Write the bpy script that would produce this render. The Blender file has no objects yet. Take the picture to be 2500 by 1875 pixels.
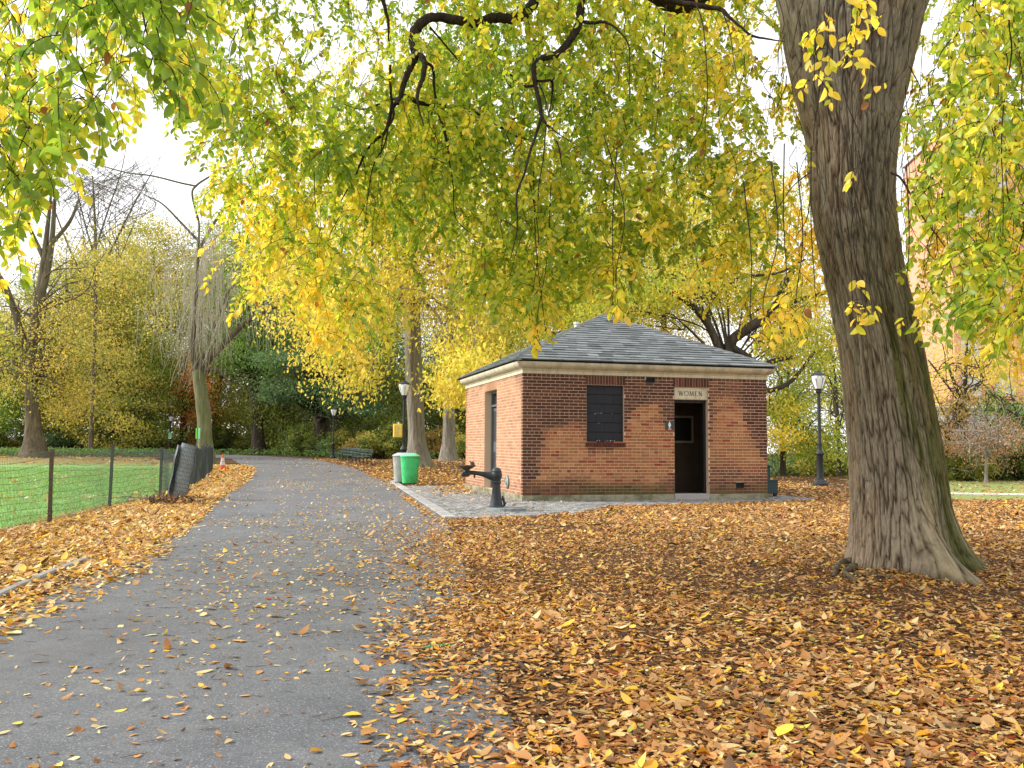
import bpy, math, random
import numpy as np
from mathutils import Vector, Matrix

rng = np.random.default_rng(11)
random.seed(5)
scene = bpy.context.scene
COL = scene.collection
PI = math.pi
rad = math.radians

# ------------------------------------------------------------------ camera numbers (metres, Y is away from the viewer)
F, EYE = 2200.0, 1.19
PITCH = math.atan((1087 - 937.5) / F)
ROLL = rad(.37)
_fwd = np.array([0, math.cos(PITCH), math.sin(PITCH)])
_up0 = np.array([0, -math.sin(PITCH), math.cos(PITCH)])
_rt0 = np.array([1., 0, 0])
_rt = math.cos(ROLL) * _rt0 + math.sin(ROLL) * _up0
_up = -math.sin(ROLL) * _rt0 + math.cos(ROLL) * _up0
K = 1 / .8848


def gz(x, y):
    """height of the terrain: level near by, rising gently in the distance, falling away at the far right"""
    x = np.asarray(x, float)
    y = np.asarray(y, float)
    t = np.clip((y - 35) / 35, 0, 1)
    up = .2 * t * t * (3 - 2 * t) + np.clip(y - 75, 0, 300) * .003
    a = np.clip((x - 4) / 9, 0, 1)
    b = np.clip((y - 33) / 60, 0, 1)
    a, b = a * a * (3 - 2 * a), b * b * (3 - 2 * b)
    return up * (1 - a) - 5.5 * a * b


def _ray(x, y):
    return _fwd + _rt * ((x * K - 1250) / F) - _up * ((y * K - 937.5) / F)


def at(x, y, Y):
    """point of the place seen at survey coordinate (x, y) at distance Y"""
    d = _ray(x, y)
    return np.array([0, 0, EYE]) + d * (Y / d[1])


def gp(x, y):
    """ground point"""
    z = 0.
    d = _ray(x, y)
    for _ in range(6):
        t = min((z - EYE) / d[2], 130.) if d[2] < -1e-4 else 130.
        p = np.array([0, 0, EYE]) + d * t
        z = float(gz(p[0], p[1]))
    p[2] = z
    return p


# ------------------------------------------------------------------ small helpers
def lin(c):
    c = np.asarray(c, float) / 255.
    return np.where(c <= .04045, c / 12.92, ((c + .055) / 1.055) ** 2.4)


def L4(c, k=1.):
    v = lin(c) * k
    return (float(v[0]), float(v[1]), float(v[2]), 1.)


def hash3(ix, iy, iz, seed=0):
    n = (ix.astype(np.int64) * 374761393 + iy.astype(np.int64) * 668265263 + iz.astype(np.int64) * 1440662683 + seed * 974634777)
    n = (n ^ (n >> 13)) * 1274126177
    n = n ^ (n >> 16)
    return (n & 0xFFFFFF) / float(0xFFFFFF)


def noise3(x, y, z, seed=0):
    x, y, z = np.broadcast_arrays(np.asarray(x, float), np.asarray(y, float), np.asarray(z, float))
    ix, iy, iz = np.floor(x).astype(np.int64), np.floor(y).astype(np.int64), np.floor(z).astype(np.int64)
    fx, fy, fz = x - ix, y - iy, z - iz
    fx, fy, fz = [f * f * (3 - 2 * f) for f in (fx, fy, fz)]
    r = 0
    for dx in (0, 1):
        for dy in (0, 1):
            for dz in (0, 1):
                w = (fx if dx else 1 - fx) * (fy if dy else 1 - fy) * (fz if dz else 1 - fz)
                r = r + w * hash3(ix + dx, iy + dy, iz + dz, seed)
    return r


def fbm(x, y, z, o=3, seed=0):
    s, a, t = 0, 1., 0
    for k in range(o):
        s = s + a * noise3(x * 2 ** k, y * 2 ** k, z * 2 ** k, seed + k)
        t += a
        a *= .5
    return s / t


def norm(v):
    return v / np.maximum(np.linalg.norm(v, axis=-1, keepdims=True), 1e-9)


def tag(o, label=None, cat=None, group=None, kind=None):
    if label: o['label'] = label
    if cat: o['category'] = cat
    if group: o['group'] = group
    if kind: o['kind'] = kind
    return o


def thing(name, label, cat, loc=(0, 0, 0), rz=0., group=None):
    o = bpy.data.objects.new(name, None)
    o.empty_display_size = .2
    COL.objects.link(o)
    o.location = [float(v) for v in loc]
    o.rotation_euler = (0, 0, rz)
    return tag(o, label, cat, group)


def link(name, me, parent=None, loc=None):
    o = bpy.data.objects.new(name, me)
    COL.objects.link(o)
    if parent is not None: o.parent = parent
    if loc is not None: o.location = [float(v) for v in loc]
    return o


def np_mesh(name, V, faces, mats, smooth=False, color=None, midx=None):
    """faces: list of (n,k) int arrays"""
    me = bpy.data.meshes.new(name)
    V = np.ascontiguousarray(V, np.float32)
    me.vertices.add(len(V))
    me.vertices.foreach_set('co', V.ravel())
    loops = np.concatenate([f.ravel() for f in faces]).astype(np.int32)
    tot = np.concatenate([np.full(len(f), f.shape[1], np.int32) for f in faces])
    st = np.zeros(len(tot), np.int32)
    st[1:] = np.cumsum(tot)[:-1]
    me.loops.add(len(loops))
    me.loops.foreach_set('vertex_index', loops)
    me.polygons.add(len(tot))
    me.polygons.foreach_set('loop_start', st)
    me.polygons.foreach_set('loop_total', tot)
    if smooth:
        me.polygons.foreach_set('use_smooth', np.ones(len(tot), bool))
    for m in (mats if isinstance(mats, (list, tuple)) else [mats]):
        me.materials.append(m)
    if midx is not None:
        me.polygons.foreach_set('material_index', np.asarray(midx, np.int32))
    if color is not None:
        a = me.attributes.new('tone', 'FLOAT_COLOR', 'POINT')
        c = np.ones((len(V), 4), np.float32)
        c[:, :3] = color
        a.data.foreach_set('color', c.ravel())
    me.update(calc_edges=True)
    return me


class MB:
    """collects simple shapes into one mesh"""

    def __init__(s):
        s.v, s.f, s.m, s.c = [], [], [], []
        s.mi = 0
        s.col = (1, 1, 1)

    def add(s, V, Fc, mi=None):
        b = len(s.v)
        V = [tuple(float(q) for q in p) for p in V]
        s.v += V
        s.c += [s.col] * len(V)
        for f in Fc:
            s.f.append([b + i for i in f])
            s.m.append(s.mi if mi is None else mi)

    def box(s, c, d, M=None, bev=0.):
        x, y, z = [q / 2 for q in d]
        if bev > 0:
            b = min(bev, x * .9, y * .9, z * .9)
            V, Fc = [], []
            for sz in (-1, 1):
                for (ax, ay) in ((x - b, y), (x, y - b)):
                    pass
            # chamfered: 24 verts
            idx = {}
            for sx in (-1, 1):
                for sy in (-1, 1):
                    for sz in (-1, 1):
                        for k, p in enumerate(((x, y - b, z - b), (x - b, y, z - b), (x - b, y - b, z))):
                            idx[(sx, sy, sz, k)] = len(V)
                            V.append((p[0] * sx, p[1] * sy, p[2] * sz))
            I = lambda *a: idx[a]
            for sgn in (-1, 1):
                Fc.append([I(sgn, -1, -1, 0), I(sgn, 1, -1, 0), I(sgn, 1, 1, 0), I(sgn, -1, 1, 0)][::sgn])
                Fc.append([I(-1, sgn, -1, 1), I(-1, sgn, 1, 1), I(1, sgn, 1, 1), I(1, sgn, -1, 1)][::sgn])
                Fc.append([I(-1, -1, sgn, 2), I(1, -1, sgn, 2), I(1, 1, sgn, 2), I(-1, 1, sgn, 2)][::sgn])
            for a in (-1, 1):
                for c2 in (-1, 1):
                    Fc.append([I(a, c2, -1, 0), I(a, c2, 1, 0), I(a, c2, 1, 1), I(a, c2, -1, 1)][::-a * c2])
                    Fc.append([I(a, -1, c2, 0), I(a, 1, c2, 0), I(a, 1, c2, 2), I(a, -1, c2, 2)][::a * c2])
                    Fc.append([I(-1, a, c2, 1), I(1, a, c2, 1), I(1, a, c2, 2), I(-1, a, c2, 2)][::-a * c2])
                    for d2 in (-1, 1):
                        Fc.append([I(a, c2, d2, 0), I(a, c2, d2, 1), I(a, c2, d2, 2)][::a * c2 * d2])
        else:
            V = [(-x, -y, -z), (x, -y, -z), (x, y, -z), (-x, y, -z), (-x, -y, z), (x, -y, z), (x, y, z), (-x, y, z)]
            Fc = [(0, 3, 2, 1), (4, 5, 6, 7), (0, 1, 5, 4), (1, 2, 6, 5), (2, 3, 7, 6), (3, 0, 4, 7)]
        if M is not None:
            V = [tuple(M @ Vector(p)) for p in V]
        V = [(p[0] + c[0], p[1] + c[1], p[2] + c[2]) for p in V]
        s.add(V, Fc)
        return s

    def lathe(s, prof, n=24, c=(0, 0, 0), M=None, cap=True, sq=None):
        V, Fc = [], []
        for (r, z) in prof:
            for k in range(n):
                a = 2 * PI * (k + .5) / n
                p = Vector((r * math.cos(a), r * math.sin(a), z))
                if M is not None: p = M @ p
                V.append((p[0] + c[0], p[1] + c[1], p[2] + c[2]))
        for i in range(len(prof) - 1):
            for k in range(n):
                k2 = (k + 1) % n
                Fc.append((i * n + k, i * n + k2, (i + 1) * n + k2, (i + 1) * n + k))
        if cap:
            Fc.append(tuple(range(n))[::-1])
            Fc.append(tuple((len(prof) - 1) * n + k for k in range(n)))
        s.add(V, Fc)
        return s

    def tube(s, pts, r, n=6, cap=True):
        P = np.array(pts, float)
        R = np.full(len(P), r) if np.isscalar(r) else np.array(r, float)
        T = norm(np.gradient(P, axis=0))
        ref = np.array([0, 0, 1.]) if abs(T[0][2]) < .9 else np.array([1., 0, 0])
        V, Fc = [], []
        for i in range(len(P)):
            u = np.cross(T[i], ref)
            u = u / max(np.linalg.norm(u), 1e-9)
            ref = np.cross(u, T[i])
            for k in range(n):
                a = 2 * PI * k / n
                V.append(P[i] + R[i] * (math.cos(a) * u + math.sin(a) * ref))
        for i in range(len(P) - 1):
            for k in range(n):
                k2 = (k + 1) % n
                Fc.append((i * n + k, (i + 1) * n + k, (i + 1) * n + k2, i * n + k2))
        if cap:
            Fc.append(tuple(range(n)))
            Fc.append(tuple((len(P) - 1) * n + k for k in range(n))[::-1])
        s.add(V, Fc)
        return s

    def prism(s, poly, a, b, axis=2):
        """poly: 2-D outline, extruded along axis from a to b"""
        n = len(poly)

        def P(q, h):
            if axis == 2: return (q[0], q[1], h)
            if axis == 1: return (q[0], h, q[1])
            return (h, q[0], q[1])
        V = [P(q, a) for q in poly] + [P(q, b) for q in poly]
        Fc = [tuple(range(n))[::-1], tuple(range(n, 2 * n))]
        for k in range(n):
            k2 = (k + 1) % n
            Fc.append((k, k2, n + k2, n + k))
        s.add(V, Fc)
        return s

    def build(s, name, mats, parent=None, smooth=False, loc=None, color=False, offset=None, auto=None):
        me = bpy.data.meshes.new(name)
        V = s.v
        if offset is not None:
            V = [(p[0] - offset[0], p[1] - offset[1], p[2] - offset[2]) for p in V]
        me.from_pydata(V, [], s.f)
        for m in (mats if isinstance(mats, (list, tuple)) else [mats]):
            me.materials.append(m)
        me.polygons.foreach_set('material_index', s.m)
        if color:
            a = me.attributes.new('tone', 'FLOAT_COLOR', 'POINT')
            c = np.ones((len(V), 4), np.float32)
            c[:, :3] = np.array(s.c)
            a.data.foreach_set('color', c.ravel())
        if smooth:
            me.polygons.foreach_set('use_smooth', [True] * len(me.polygons))
            if auto is not None:
                me.set_sharp_from_angle(angle=rad(auto))
        me.update()
        return link(name, me, parent, loc)


# ------------------------------------------------------------------ materials
class N:
    """tiny node-graph builder"""

    def __init__(s, name):
        s.m = bpy.data.materials.new(name)
        s.m.use_nodes = True
        s.t = s.m.node_tree
        s.t.nodes.clear()
        s.out = s.t.nodes.new('ShaderNodeOutputMaterial')

    def n(s, typ, **kw):
        x = s.t.nodes.new(typ)
        for k, v in kw.items():
            if k.startswith('i_'):
                x.inputs[k[2:].replace('_', ' ')].default_value = v
            else:
                setattr(x, k, v)
        return x

    def l(s, a, b):
        s.t.links.new(a, b)

    def coord(s, kind='Object', scale=(1, 1, 1)):
        c = s.n('ShaderNodeTexCoord')
        mp = s.n('ShaderNodeMapping')
        mp.inputs['Scale'].default_value = scale
        s.l(c.outputs[kind], mp.inputs['Vector'])
        return mp.outputs[0]

    def noise(s, vec, scale, detail=4, rough=.55, dist=0.):
        x = s.n('ShaderNodeTexNoise')
        x.inputs['Scale'].default_value = scale
        x.inputs['Detail'].default_value = detail
        x.inputs['Roughness'].default_value = rough
        x.inputs['Distortion'].default_value = dist
        if vec is not None: s.l(vec, x.inputs['Vector'])
        return x.outputs['Fac']

    def ramp(s, fac, stops, interp='LINEAR'):
        x = s.n('ShaderNodeValToRGB')
        cr = x.color_ramp
        cr.interpolation = interp
        while len(cr.elements) < len(stops): cr.elements.new(.5)
        for e, (p, c) in zip(cr.elements, stops):
            e.position = p
            e.color = c if len(c) == 4 else (*c, 1)
        s.l(fac, x.inputs['Fac'])
        return x.outputs['Color']

    def mix(s, fac, a, b, mode='MIX'):
        x = s.n('ShaderNodeMix', data_type='RGBA', blend_type=mode)
        for sock, v in ((x.inputs[0], fac), (x.inputs[6], a), (x.inputs[7], b)):
            if isinstance(v, (int, float)):
                sock.default_value = v
            elif isinstance(v, tuple):
                sock.default_value = v
            else:
                s.l(v, sock)
        return x.outputs[2]

    def math(s, op, a, b=0.):
        x = s.n('ShaderNodeMath', operation=op)
        for sock, v in ((x.inputs[0], a), (x.inputs[1], b)):
            if isinstance(v, (int, float)): sock.default_value = v
            else: s.l(v, sock)
        return x.outputs[0]

    def bump(s, h, strength=.5, dist=.01):
        x = s.n('ShaderNodeBump')
        x.inputs['Strength'].default_value = strength
        x.inputs['Distance'].default_value = dist
        s.l(h, x.inputs['Height'])
        return x.outputs[0]

    def bsdf(s, color, rough=.8, metal=0., spec=.3, normal=None, emit=None, estr=0.):
        x = s.n('ShaderNodeBsdfPrincipled')
        for key, v in (('Base Color', color), ('Roughness', rough), ('Metallic', metal), ('Specular IOR Level', spec)):
            if isinstance(v, (int, float, tuple)): x.inputs[key].default_value = v
            else: s.l(v, x.inputs[key])
        if normal is not None: s.l(normal, x.inputs['Normal'])
        if emit is not None:
            x.inputs['Emission Color'].default_value = emit
            x.inputs['Emission Strength'].default_value = estr
        s.l(x.outputs[0], s.out.inputs['Surface'])
        return s.m


def paint(name, c, rough=.5, var=.25, scale=9., metal=0., spec=.4, k=1., dirt=None, bump=.15):
    m = N(name)
    v = m.coord('Object')
    f = m.noise(v, scale, 5, .6)
    col = m.mix(m.ramp(f, [(.3, (0, 0, 0)), (.7, (1, 1, 1))]), L4(c, k * (1 - var)), L4(c, k * (1 + var)))
    if dirt is not None:
        g = m.noise(v, scale * .35, 6, .65)
        col = m.mix(m.ramp(g, [(.45, (0, 0, 0)), (.7, (1, 1, 1))]), col, L4(dirt, k))
    r = m.math('ADD', m.math('MULTIPLY', m.noise(v, scale * 2, 3), .3), rough - .15)
    return m.bsdf(col, r, metal, spec, m.bump(m.noise(v, scale * 6, 4), bump, .004))


def leaf_mat(name, trans=.5, gloss=.06, k=1., tk=1.):
    m = N(name)
    a = m.n('ShaderNodeAttribute', attribute_name='tone')
    c = a.outputs['Color']
    if k != 1.: c = m.mix(1., c, (k, k, k, 1), 'MULTIPLY')
    d = m.n('ShaderNodeBsdfDiffuse')
    m.l(c, d.inputs['Color'])
    t = m.n('ShaderNodeBsdfTranslucent')
    ct = m.mix(1., c, (tk, tk, tk * .8, 1), 'MULTIPLY')
    m.l(ct, t.inputs['Color'])
    mx = m.n('ShaderNodeMixShader')
    mx.inputs[0].default_value = trans
    m.l(d.outputs[0], mx.inputs[1])
    m.l(t.outputs[0], mx.inputs[2])
    g = m.n('ShaderNodeBsdfGlossy')
    g.inputs['Roughness'].default_value = .45
    mx2 = m.n('ShaderNodeMixShader')
    mx2.inputs[0].default_value = gloss
    m.l(mx.outputs[0], mx2.inputs[1])
    m.l(g.outputs[0], mx2.inputs[2])
    m.l(mx2.outputs[0], m.out.inputs['Surface'])
    return m.m


def bark_mat(name, c1, c2, moss=None, moss_side=None, vs=.12, scale=22., k=1., bumpd=.03, moss_amt=.5):
    """bark with vertical furrows"""
    m = N(name)
    v = m.coord('Object', (1, 1, vs))
    f1 = m.noise(v, scale, 6, .65, .6)
    f2 = m.noise(m.coord('Object', (1, 1, .35)), scale * .22, 4, .6)
    f3 = m.noise(m.coord('Object'), 2.2, 4, .6)
    col = m.mix(m.ramp(f1, [(.36, (0, 0, 0)), (.62, (1, 1, 1))]), L4(c1, k), L4(c2, k))
    col = m.mix(m.ramp(f2, [(.35, (0, 0, 0)), (.75, (.6, .6, .6))]), col, L4([q * .62 for q in c2], k))
    if moss is not None:
        g = m.n('ShaderNodeNewGeometry')
        sep = m.n('ShaderNodeSeparateXYZ')
        m.l(g.outputs['Normal'], sep.inputs[0])
        side = m.math('MULTIPLY', sep.outputs['X'], moss_side if moss_side else .0)
        fac = m.math('ADD', m.math('ADD', m.math('MULTIPLY', f3, 1.2), side), moss_amt - 1.)
        fac = m.ramp(fac, [(.05, (0, 0, 0)), (.55, (.8, .8, .8))])
        col = m.mix(fac, col, L4(moss, k))
    h = m.math('ADD', f1, m.math('MULTIPLY', f2, .6))
    return m.bsdf(col, .95, 0, .15, m.bump(h, .9, bumpd))


M = {}
M['leaf_near'] = leaf_mat('elm_leaf', .62, .035, 1.14, 1.36)
M['leaf_far'] = leaf_mat('distant_leaf', .52, .03, 1.12, 1.2)
M['litter'] = leaf_mat('dry_leaf', .22, .05)
M['grass'] = leaf_mat('grass_blade', .35, .03)
M['cast_iron'] = paint('black_cast_iron', (46, 50, 54), .5, .25, 14, 0, .45)
M['lamp_paint'] = paint('lamp_paint', (44, 48, 50), .5, .3, 10, 0, .4)
M['dark_steel'] = paint('dark_steel', (60, 62, 64), .5, .3, 12, .3, .5)
M['rust'] = paint('rusty_steel', (92, 66, 50), .8, .35, 25, .1, .2)
M['green_post'] = paint('weathered_post', (72, 78, 72), .7, .3, 25, .1, .3)
M['mesh_black'] = paint('black_plastic_mesh', (74, 82, 80), .6, .2, 8, 0, .3)
M['mesh_roll'] = paint('rolled_black_mesh', (140, 148, 152), .6, .35, 30, 0, .35)
M['bin_green'] = paint('green_bin_paint', (86, 216, 134), .45, .12, 6, 0, .45, dirt=(60, 170, 90))
M['bin_lid_green'] = paint('green_bin_lid', (120, 214, 160), .4, .12, 6, 0, .5)
M['bin_grey'] = paint('grey_bin_paint', (186, 186, 180), .5, .12, 6, 0, .4, dirt=(150, 148, 140))
M['bin_lid_grey'] = paint('grey_bin_lid', (176, 182, 182), .4, .1, 6, 0, .5)
M['yellow'] = paint('yellow_box_paint', (244, 206, 84), .5, .08, 8, 0, .35)
M['yellow_pale'] = paint('yellow_panel', (246, 222, 120), .45, .1, 30, 0, .4, dirt=(226, 196, 110))
M['orange'] = paint('orange_cone_plastic', (236, 88, 44), .5, .15, 10, 0, .35)
M['white_band'] = paint('white_band', (214, 212, 208), .5, .12, 14, 0, .4)
M['grey_paint'] = paint('grey_sign_ink', (120, 116, 96), .6, .2, 30)
M['sign_green'] = paint('green_sign_face', (126, 214, 166), .5, .12, 20)
M['sign_lime'] = paint('lime_sign_face', (150, 226, 90), .5, .1, 20)
M['sign_dark_green'] = paint('sign_back', (34, 92, 52), .5, .15, 20)
M['teal'] = paint('teal_box_paint', (38, 62, 66), .5, .2, 9, 0, .4)
M['teal_lid'] = paint('teal_lid_paint', (60, 82, 84), .5, .2, 9, 0, .4)
M['bench_green'] = paint('bench_slat_paint', (56, 78, 68), .55, .25, 12, 0, .35)
M['stone'] = paint('fountain_stone', (136, 142, 142), .85, .25, 10, 0, .2, dirt=(84, 88, 86))
M['bronze'] = paint('bronze_bowl', (96, 84, 62), .45, .3, 14, .5, .5)
M['black_paint'] = paint('black_painted_block', (34, 36, 44), .6, .2, 7, 0, .35, bump=.5)
M['door_dark'] = paint('dark_door_paint', (28, 28, 30), .5, .2, 8, 0, .4)
M['door_grey'] = paint('grey_metal_door', (104, 110, 114), .4, .12, 8, .2, .5)
M['inside'] = paint('dark_interior_plaster', (80, 68, 58), .9, .2, 5)
M['inside_frame'] = paint('interior_frame', (150, 146, 134), .8, .15, 5)
M['vent_dark'] = paint('vent_metal', (36, 34, 34), .6, .25, 20, .2)
M['medal'] = paint('verdigris_plate', (140, 156, 148), .5, .2, 20, .3, .4)
M['white_pipe'] = paint('white_pipe', (226, 226, 222), .5, .08, 9)
M['ink'] = paint('carved_letters', (84, 76, 62), .9, .2, 30)
M['white_ink'] = paint('white_symbol', (232, 234, 232), .5, .05, 20)
M['plate'] = paint('sign_plate', (62, 66, 64), .4, .2, 30, .3, .5)
M['straw'] = paint('green_straw', (60, 150, 92), .35, .1, 10)
M['twig'] = paint('dry_twig', (112, 92, 74), .9, .3, 30)
M['kerb'] = paint('kerb_stone', (146, 145, 144), .9, .18, 14, 0, .2, dirt=(130, 120, 105))
M['util'] = paint('pale_green_box', (150, 208, 182), .5, .1, 10)
M['moss_twig'] = paint('lichen_twig', (186, 178, 164), .95, .25, 20)
M['grey_wall'] = paint('grey_rendered_wall', (196, 204, 212), .9, .06, 1.5)
M['white_cap'] = paint('white_coping', (240, 240, 238), .8, .05, 3)
M['window_pale'] = paint('pale_window', (226, 230, 230), .25, .12, 2, 0, .5)
M['window_dark'] = paint('window_glass', (196, 206, 208), .2, .2, 2, 0, .6)
M['bark_elm'] = bark_mat('elm_bark', (92, 80, 66), (158, 142, 120), (86, 92, 50), .55, .10, 20., .95, .02, .42)
M['bark_root'] = bark_mat('root_bark', (110, 96, 78), (176, 160, 136), (96, 98, 60), -.3, .35, 16., .95, .03, .42)
M['bark_limb'] = bark_mat('dark_limb_bark', (34, 28, 24), (72, 62, 52), None, None, .3, 34., .9, .012)
M['bark_grey'] = bark_mat('grey_bark', (112, 104, 94), (178, 170, 156), (128, 132, 98), .45, .1, 9., .9, .05, .36)
M['bark_brown'] = bark_mat('brown_bark', (84, 74, 60), (138, 124, 104), (110, 112, 74), .3, .12, 7., .85, .06, .3)
M['bark_dark'] = bark_mat('dark_bark', (56, 49, 43), (98, 89, 78), None, None, .15, 7., .9, .06)
M['bark_moss'] = bark_mat('mossy_bark', (104, 104, 78), (150, 148, 118), (120, 130, 70), .2, .12, 8., .85, .05, .5)


def lamp_glass():
    m = N('lamp_glass')
    f = m.noise(m.coord('Object'), 5, 3)
    return m.bsdf(m.mix(f, L4((247, 247, 245)), L4((254, 254, 253))), .35, 0, .5)


M['lamp_glass'] = lamp_glass()


def asphalt():
    m = N('asphalt')
    v = m.coord('Object')
    fine = m.noise(v, 160, 3, .7)
    mid = m.noise(v, 9, 5, .65)
    big = m.noise(v, .55, 4, .6)
    c = m.mix(m.ramp(big, [(.3, (0, 0, 0)), (.7, (1, 1, 1))]), L4((94, 97, 102)), L4((117, 119, 123)))
    c = m.mix(m.ramp(mid, [(.35, (.0, .0, .0)), (.75, (.5, .5, .5))]), c, L4((78, 78, 80)))
    c = m.mix(m.ramp(fine, [(.3, (.8, .8, .8)), (.48, (0, 0, 0))]), c, L4((50, 50, 52)))
    c = m.mix(m.ramp(m.noise(v, 95, 3, .7), [(.56, (0, 0, 0)), (.68, (.85, .85, .85))]), c, L4((168, 168, 168)))
    grit = m.noise(v, 62, 2, .6)
    c = m.mix(m.ramp(grit, [(.30, (.55, .55, .55)), (.42, (0, 0, 0))]), c, L4((62, 62, 66)))
    c = m.mix(m.ramp(m.noise(v, 1.6, 5, .7), [(.52, (0, 0, 0)), (.75, (.5, .5, .5))]), c, L4((136, 134, 132)))
    c = m.mix(m.ramp(m.noise(m.coord('Object', (1, .35, 1)), .9, 5, .7), [(.48, (0, 0, 0)), (.7, (.5, .5, .5))]), c, L4((84, 85, 88)))
    # damp brown leaf stain specks
    st = m.noise(v, 26, 4, .7, .4)
    c = m.mix(m.ramp(st, [(.64, (0, 0, 0)), (.74, (.45, .45, .45))]), c, L4((104, 88, 72)))
    h = m.math('ADD', fine, m.math('MULTIPLY', mid, .6))
    return m.bsdf(c, .85, 0, .25, m.bump(h, .55, .006))


def soil():
    """ground under the leaves: shredded brown leaf litter"""
    m = N('leaf_mould')
    co = m.n('ShaderNodeTexCoord').outputs['Object']
    nz = m.n('ShaderNodeTexNoise')
    nz.inputs['Scale'].default_value = 9
    nz.inputs['Detail'].default_value = 3
    m.l(co, nz.inputs['Vector'])
    warp = m.mix(.07, co, nz.outputs['Color'], 'ADD')
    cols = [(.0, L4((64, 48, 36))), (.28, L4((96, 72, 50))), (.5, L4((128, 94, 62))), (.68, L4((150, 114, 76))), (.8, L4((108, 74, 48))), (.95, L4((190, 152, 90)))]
    vs = []
    for sc in (26., 48.):
        vo = m.n('ShaderNodeTexVoronoi')
        vo.inputs['Scale'].default_value = sc
        m.l(warp, vo.inputs['Vector'])
        sep = m.n('ShaderNodeSeparateColor')
        m.l(vo.outputs['Color'], sep.inputs[0])
        c = m.ramp(sep.outputs[0], cols, 'CONSTANT')
        c = m.mix(m.ramp(vo.outputs['Distance'], [(.3, (0, 0, 0)), (.75, (.8, .8, .8))]), c, L4((52, 36, 26)))
        vs.append((c, sep.outputs[1]))
    c = m.mix(m.ramp(m.noise(co, 6, 4), [(.42, (0, 0, 0)), (.58, (1, 1, 1))]), vs[0][0], vs[1][0])
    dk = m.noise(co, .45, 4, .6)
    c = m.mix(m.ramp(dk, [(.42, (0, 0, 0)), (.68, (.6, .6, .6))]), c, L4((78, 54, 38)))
    h = m.math('ADD', vs[0][1], vs[1][1])
    return m.bsdf(c, .95, 0, .12, m.bump(h, .6, .02))


def lawn_mat():
    m = N('lawn_grass')
    v = m.coord('Object')
    fine = m.noise(m.coord('Object', (1, .5, 1)), 60, 4, .7)
    mid = m.noise(v, 3., 5, .65)
    big = m.noise(v, .25, 3, .5)
    c = m.mix(fine, L4((112, 150, 80)), L4((166, 198, 124)))
    c = m.mix(m.ramp(mid, [(.4, (0, 0, 0)), (.75, (.55, .55, .55))]), c, L4((140, 164, 102)))
    c = m.mix(m.ramp(big, [(.35, (0, 0, 0)), (.7, (.5, .5, .5))]), c, L4((130, 190, 96)))
    sep = m.n('ShaderNodeSeparateXYZ')
    m.l(v, sep.inputs[0])
    # worn, leaf-brown far edge of the lawn
    e = m.math('ADD', m.math('MULTIPLY', sep.outputs['Y'], .2), m.math('MULTIPLY', mid, 1.2))
    c = m.mix(m.ramp(m.math('SUBTRACT', e, 9.5), [(.0, (0, 0, 0)), (.9, (.85, .85, .85))]), c, L4((150, 128, 84)))
    return m.bsdf(c, .95, 0, .1, m.bump(fine, .8, .03))


def paving_mat():
    m = N('stone_sett_paving')
    v = m.coord('Object')
    f = m.noise(v, 40, 4, .65)
    g = m.noise(v, 2., 4, .6)
    a = m.n('ShaderNodeAttribute', attribute_name='tone').outputs['Color']
    c = m.mix(1., a, m.mix(f, (.62, .62, .62, 1), (1.25, 1.25, 1.25, 1)), 'MULTIPLY')
    c = m.mix(m.ramp(g, [(.45, (0, 0, 0)), (.75, (.5, .5, .5))]), c, L4((120, 116, 106)))
    return m.bsdf(c, .85, 0, .25, m.bump(f, .5, .008))


def brick_mat():
    m = N('red_brick')
    v = m.coord('Object')
    a = m.n('ShaderNodeAttribute', attribute_name='tone').outputs['Color']
    f = m.noise(v, 55, 5, .7)
    g = m.noise(v, 5, 4, .6)
    c = m.mix(1., a, m.mix(f, (.62, .6, .58, 1), (1.32, 1.34, 1.36, 1)), 'MULTIPLY')
    c = m.mix(m.ramp(g, [(.5, (0, 0, 0)), (.8, (.22, .22, .22))]), c, L4((70, 50, 40)))
    return m.bsdf(c, .9, 0, .2, m.bump(f, .6, .004))


def mortar_mat():
    m = N('mortar')
    v = m.coord('Object')
    a = m.n('ShaderNodeAttribute', attribute_name='tone').outputs['Color']
    f = m.noise(v, 70, 4, .7)
    c = m.mix(1., a, m.mix(f, (.75, .75, .75, 1), (1.2, 1.2, 1.2, 1)), 'MULTIPLY')
    return m.bsdf(c, .95, 0, .1, m.bump(f, .5, .003))


def slate_mat():
    m = N('roof_slate')
    v = m.coord('Object')
    a = m.n('ShaderNodeAttribute', attribute_name='tone').outputs['Color']
    f = m.noise(v, 30, 5, .7)
    g = m.noise(v, .9, 4, .6)
    c = m.mix(1., a, m.mix(f, (.72, .72, .72, 1), (1.24, 1.24, 1.24, 1)), 'MULTIPLY')
    c = m.mix(m.ramp(g, [(.52, (0, 0, 0)), (.78, (.35, .35, .35))]), c, L4((88, 94, 84)))
    return m.bsdf(c, .65, 0, .4, m.bump(f, .5, .006))


def stone_trim():
    m = N('limestone_trim')
    v = m.coord('Object')
    f = m.noise(v, 18, 5, .65)
    st = m.noise(m.coord('Object', (2.2, 2.2, .5)), 2.2, 5, .65)
    c = m.mix(f, L4((190, 180, 154)), L4((224, 214, 190)))
    c = m.mix(m.ramp(st, [(.48, (0, 0, 0)), (.72, (.55, .55, .55))]), c, L4((128, 118, 90)))
    return m.bsdf(c, .85, 0, .2, m.bump(f, .3, .005))


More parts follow.
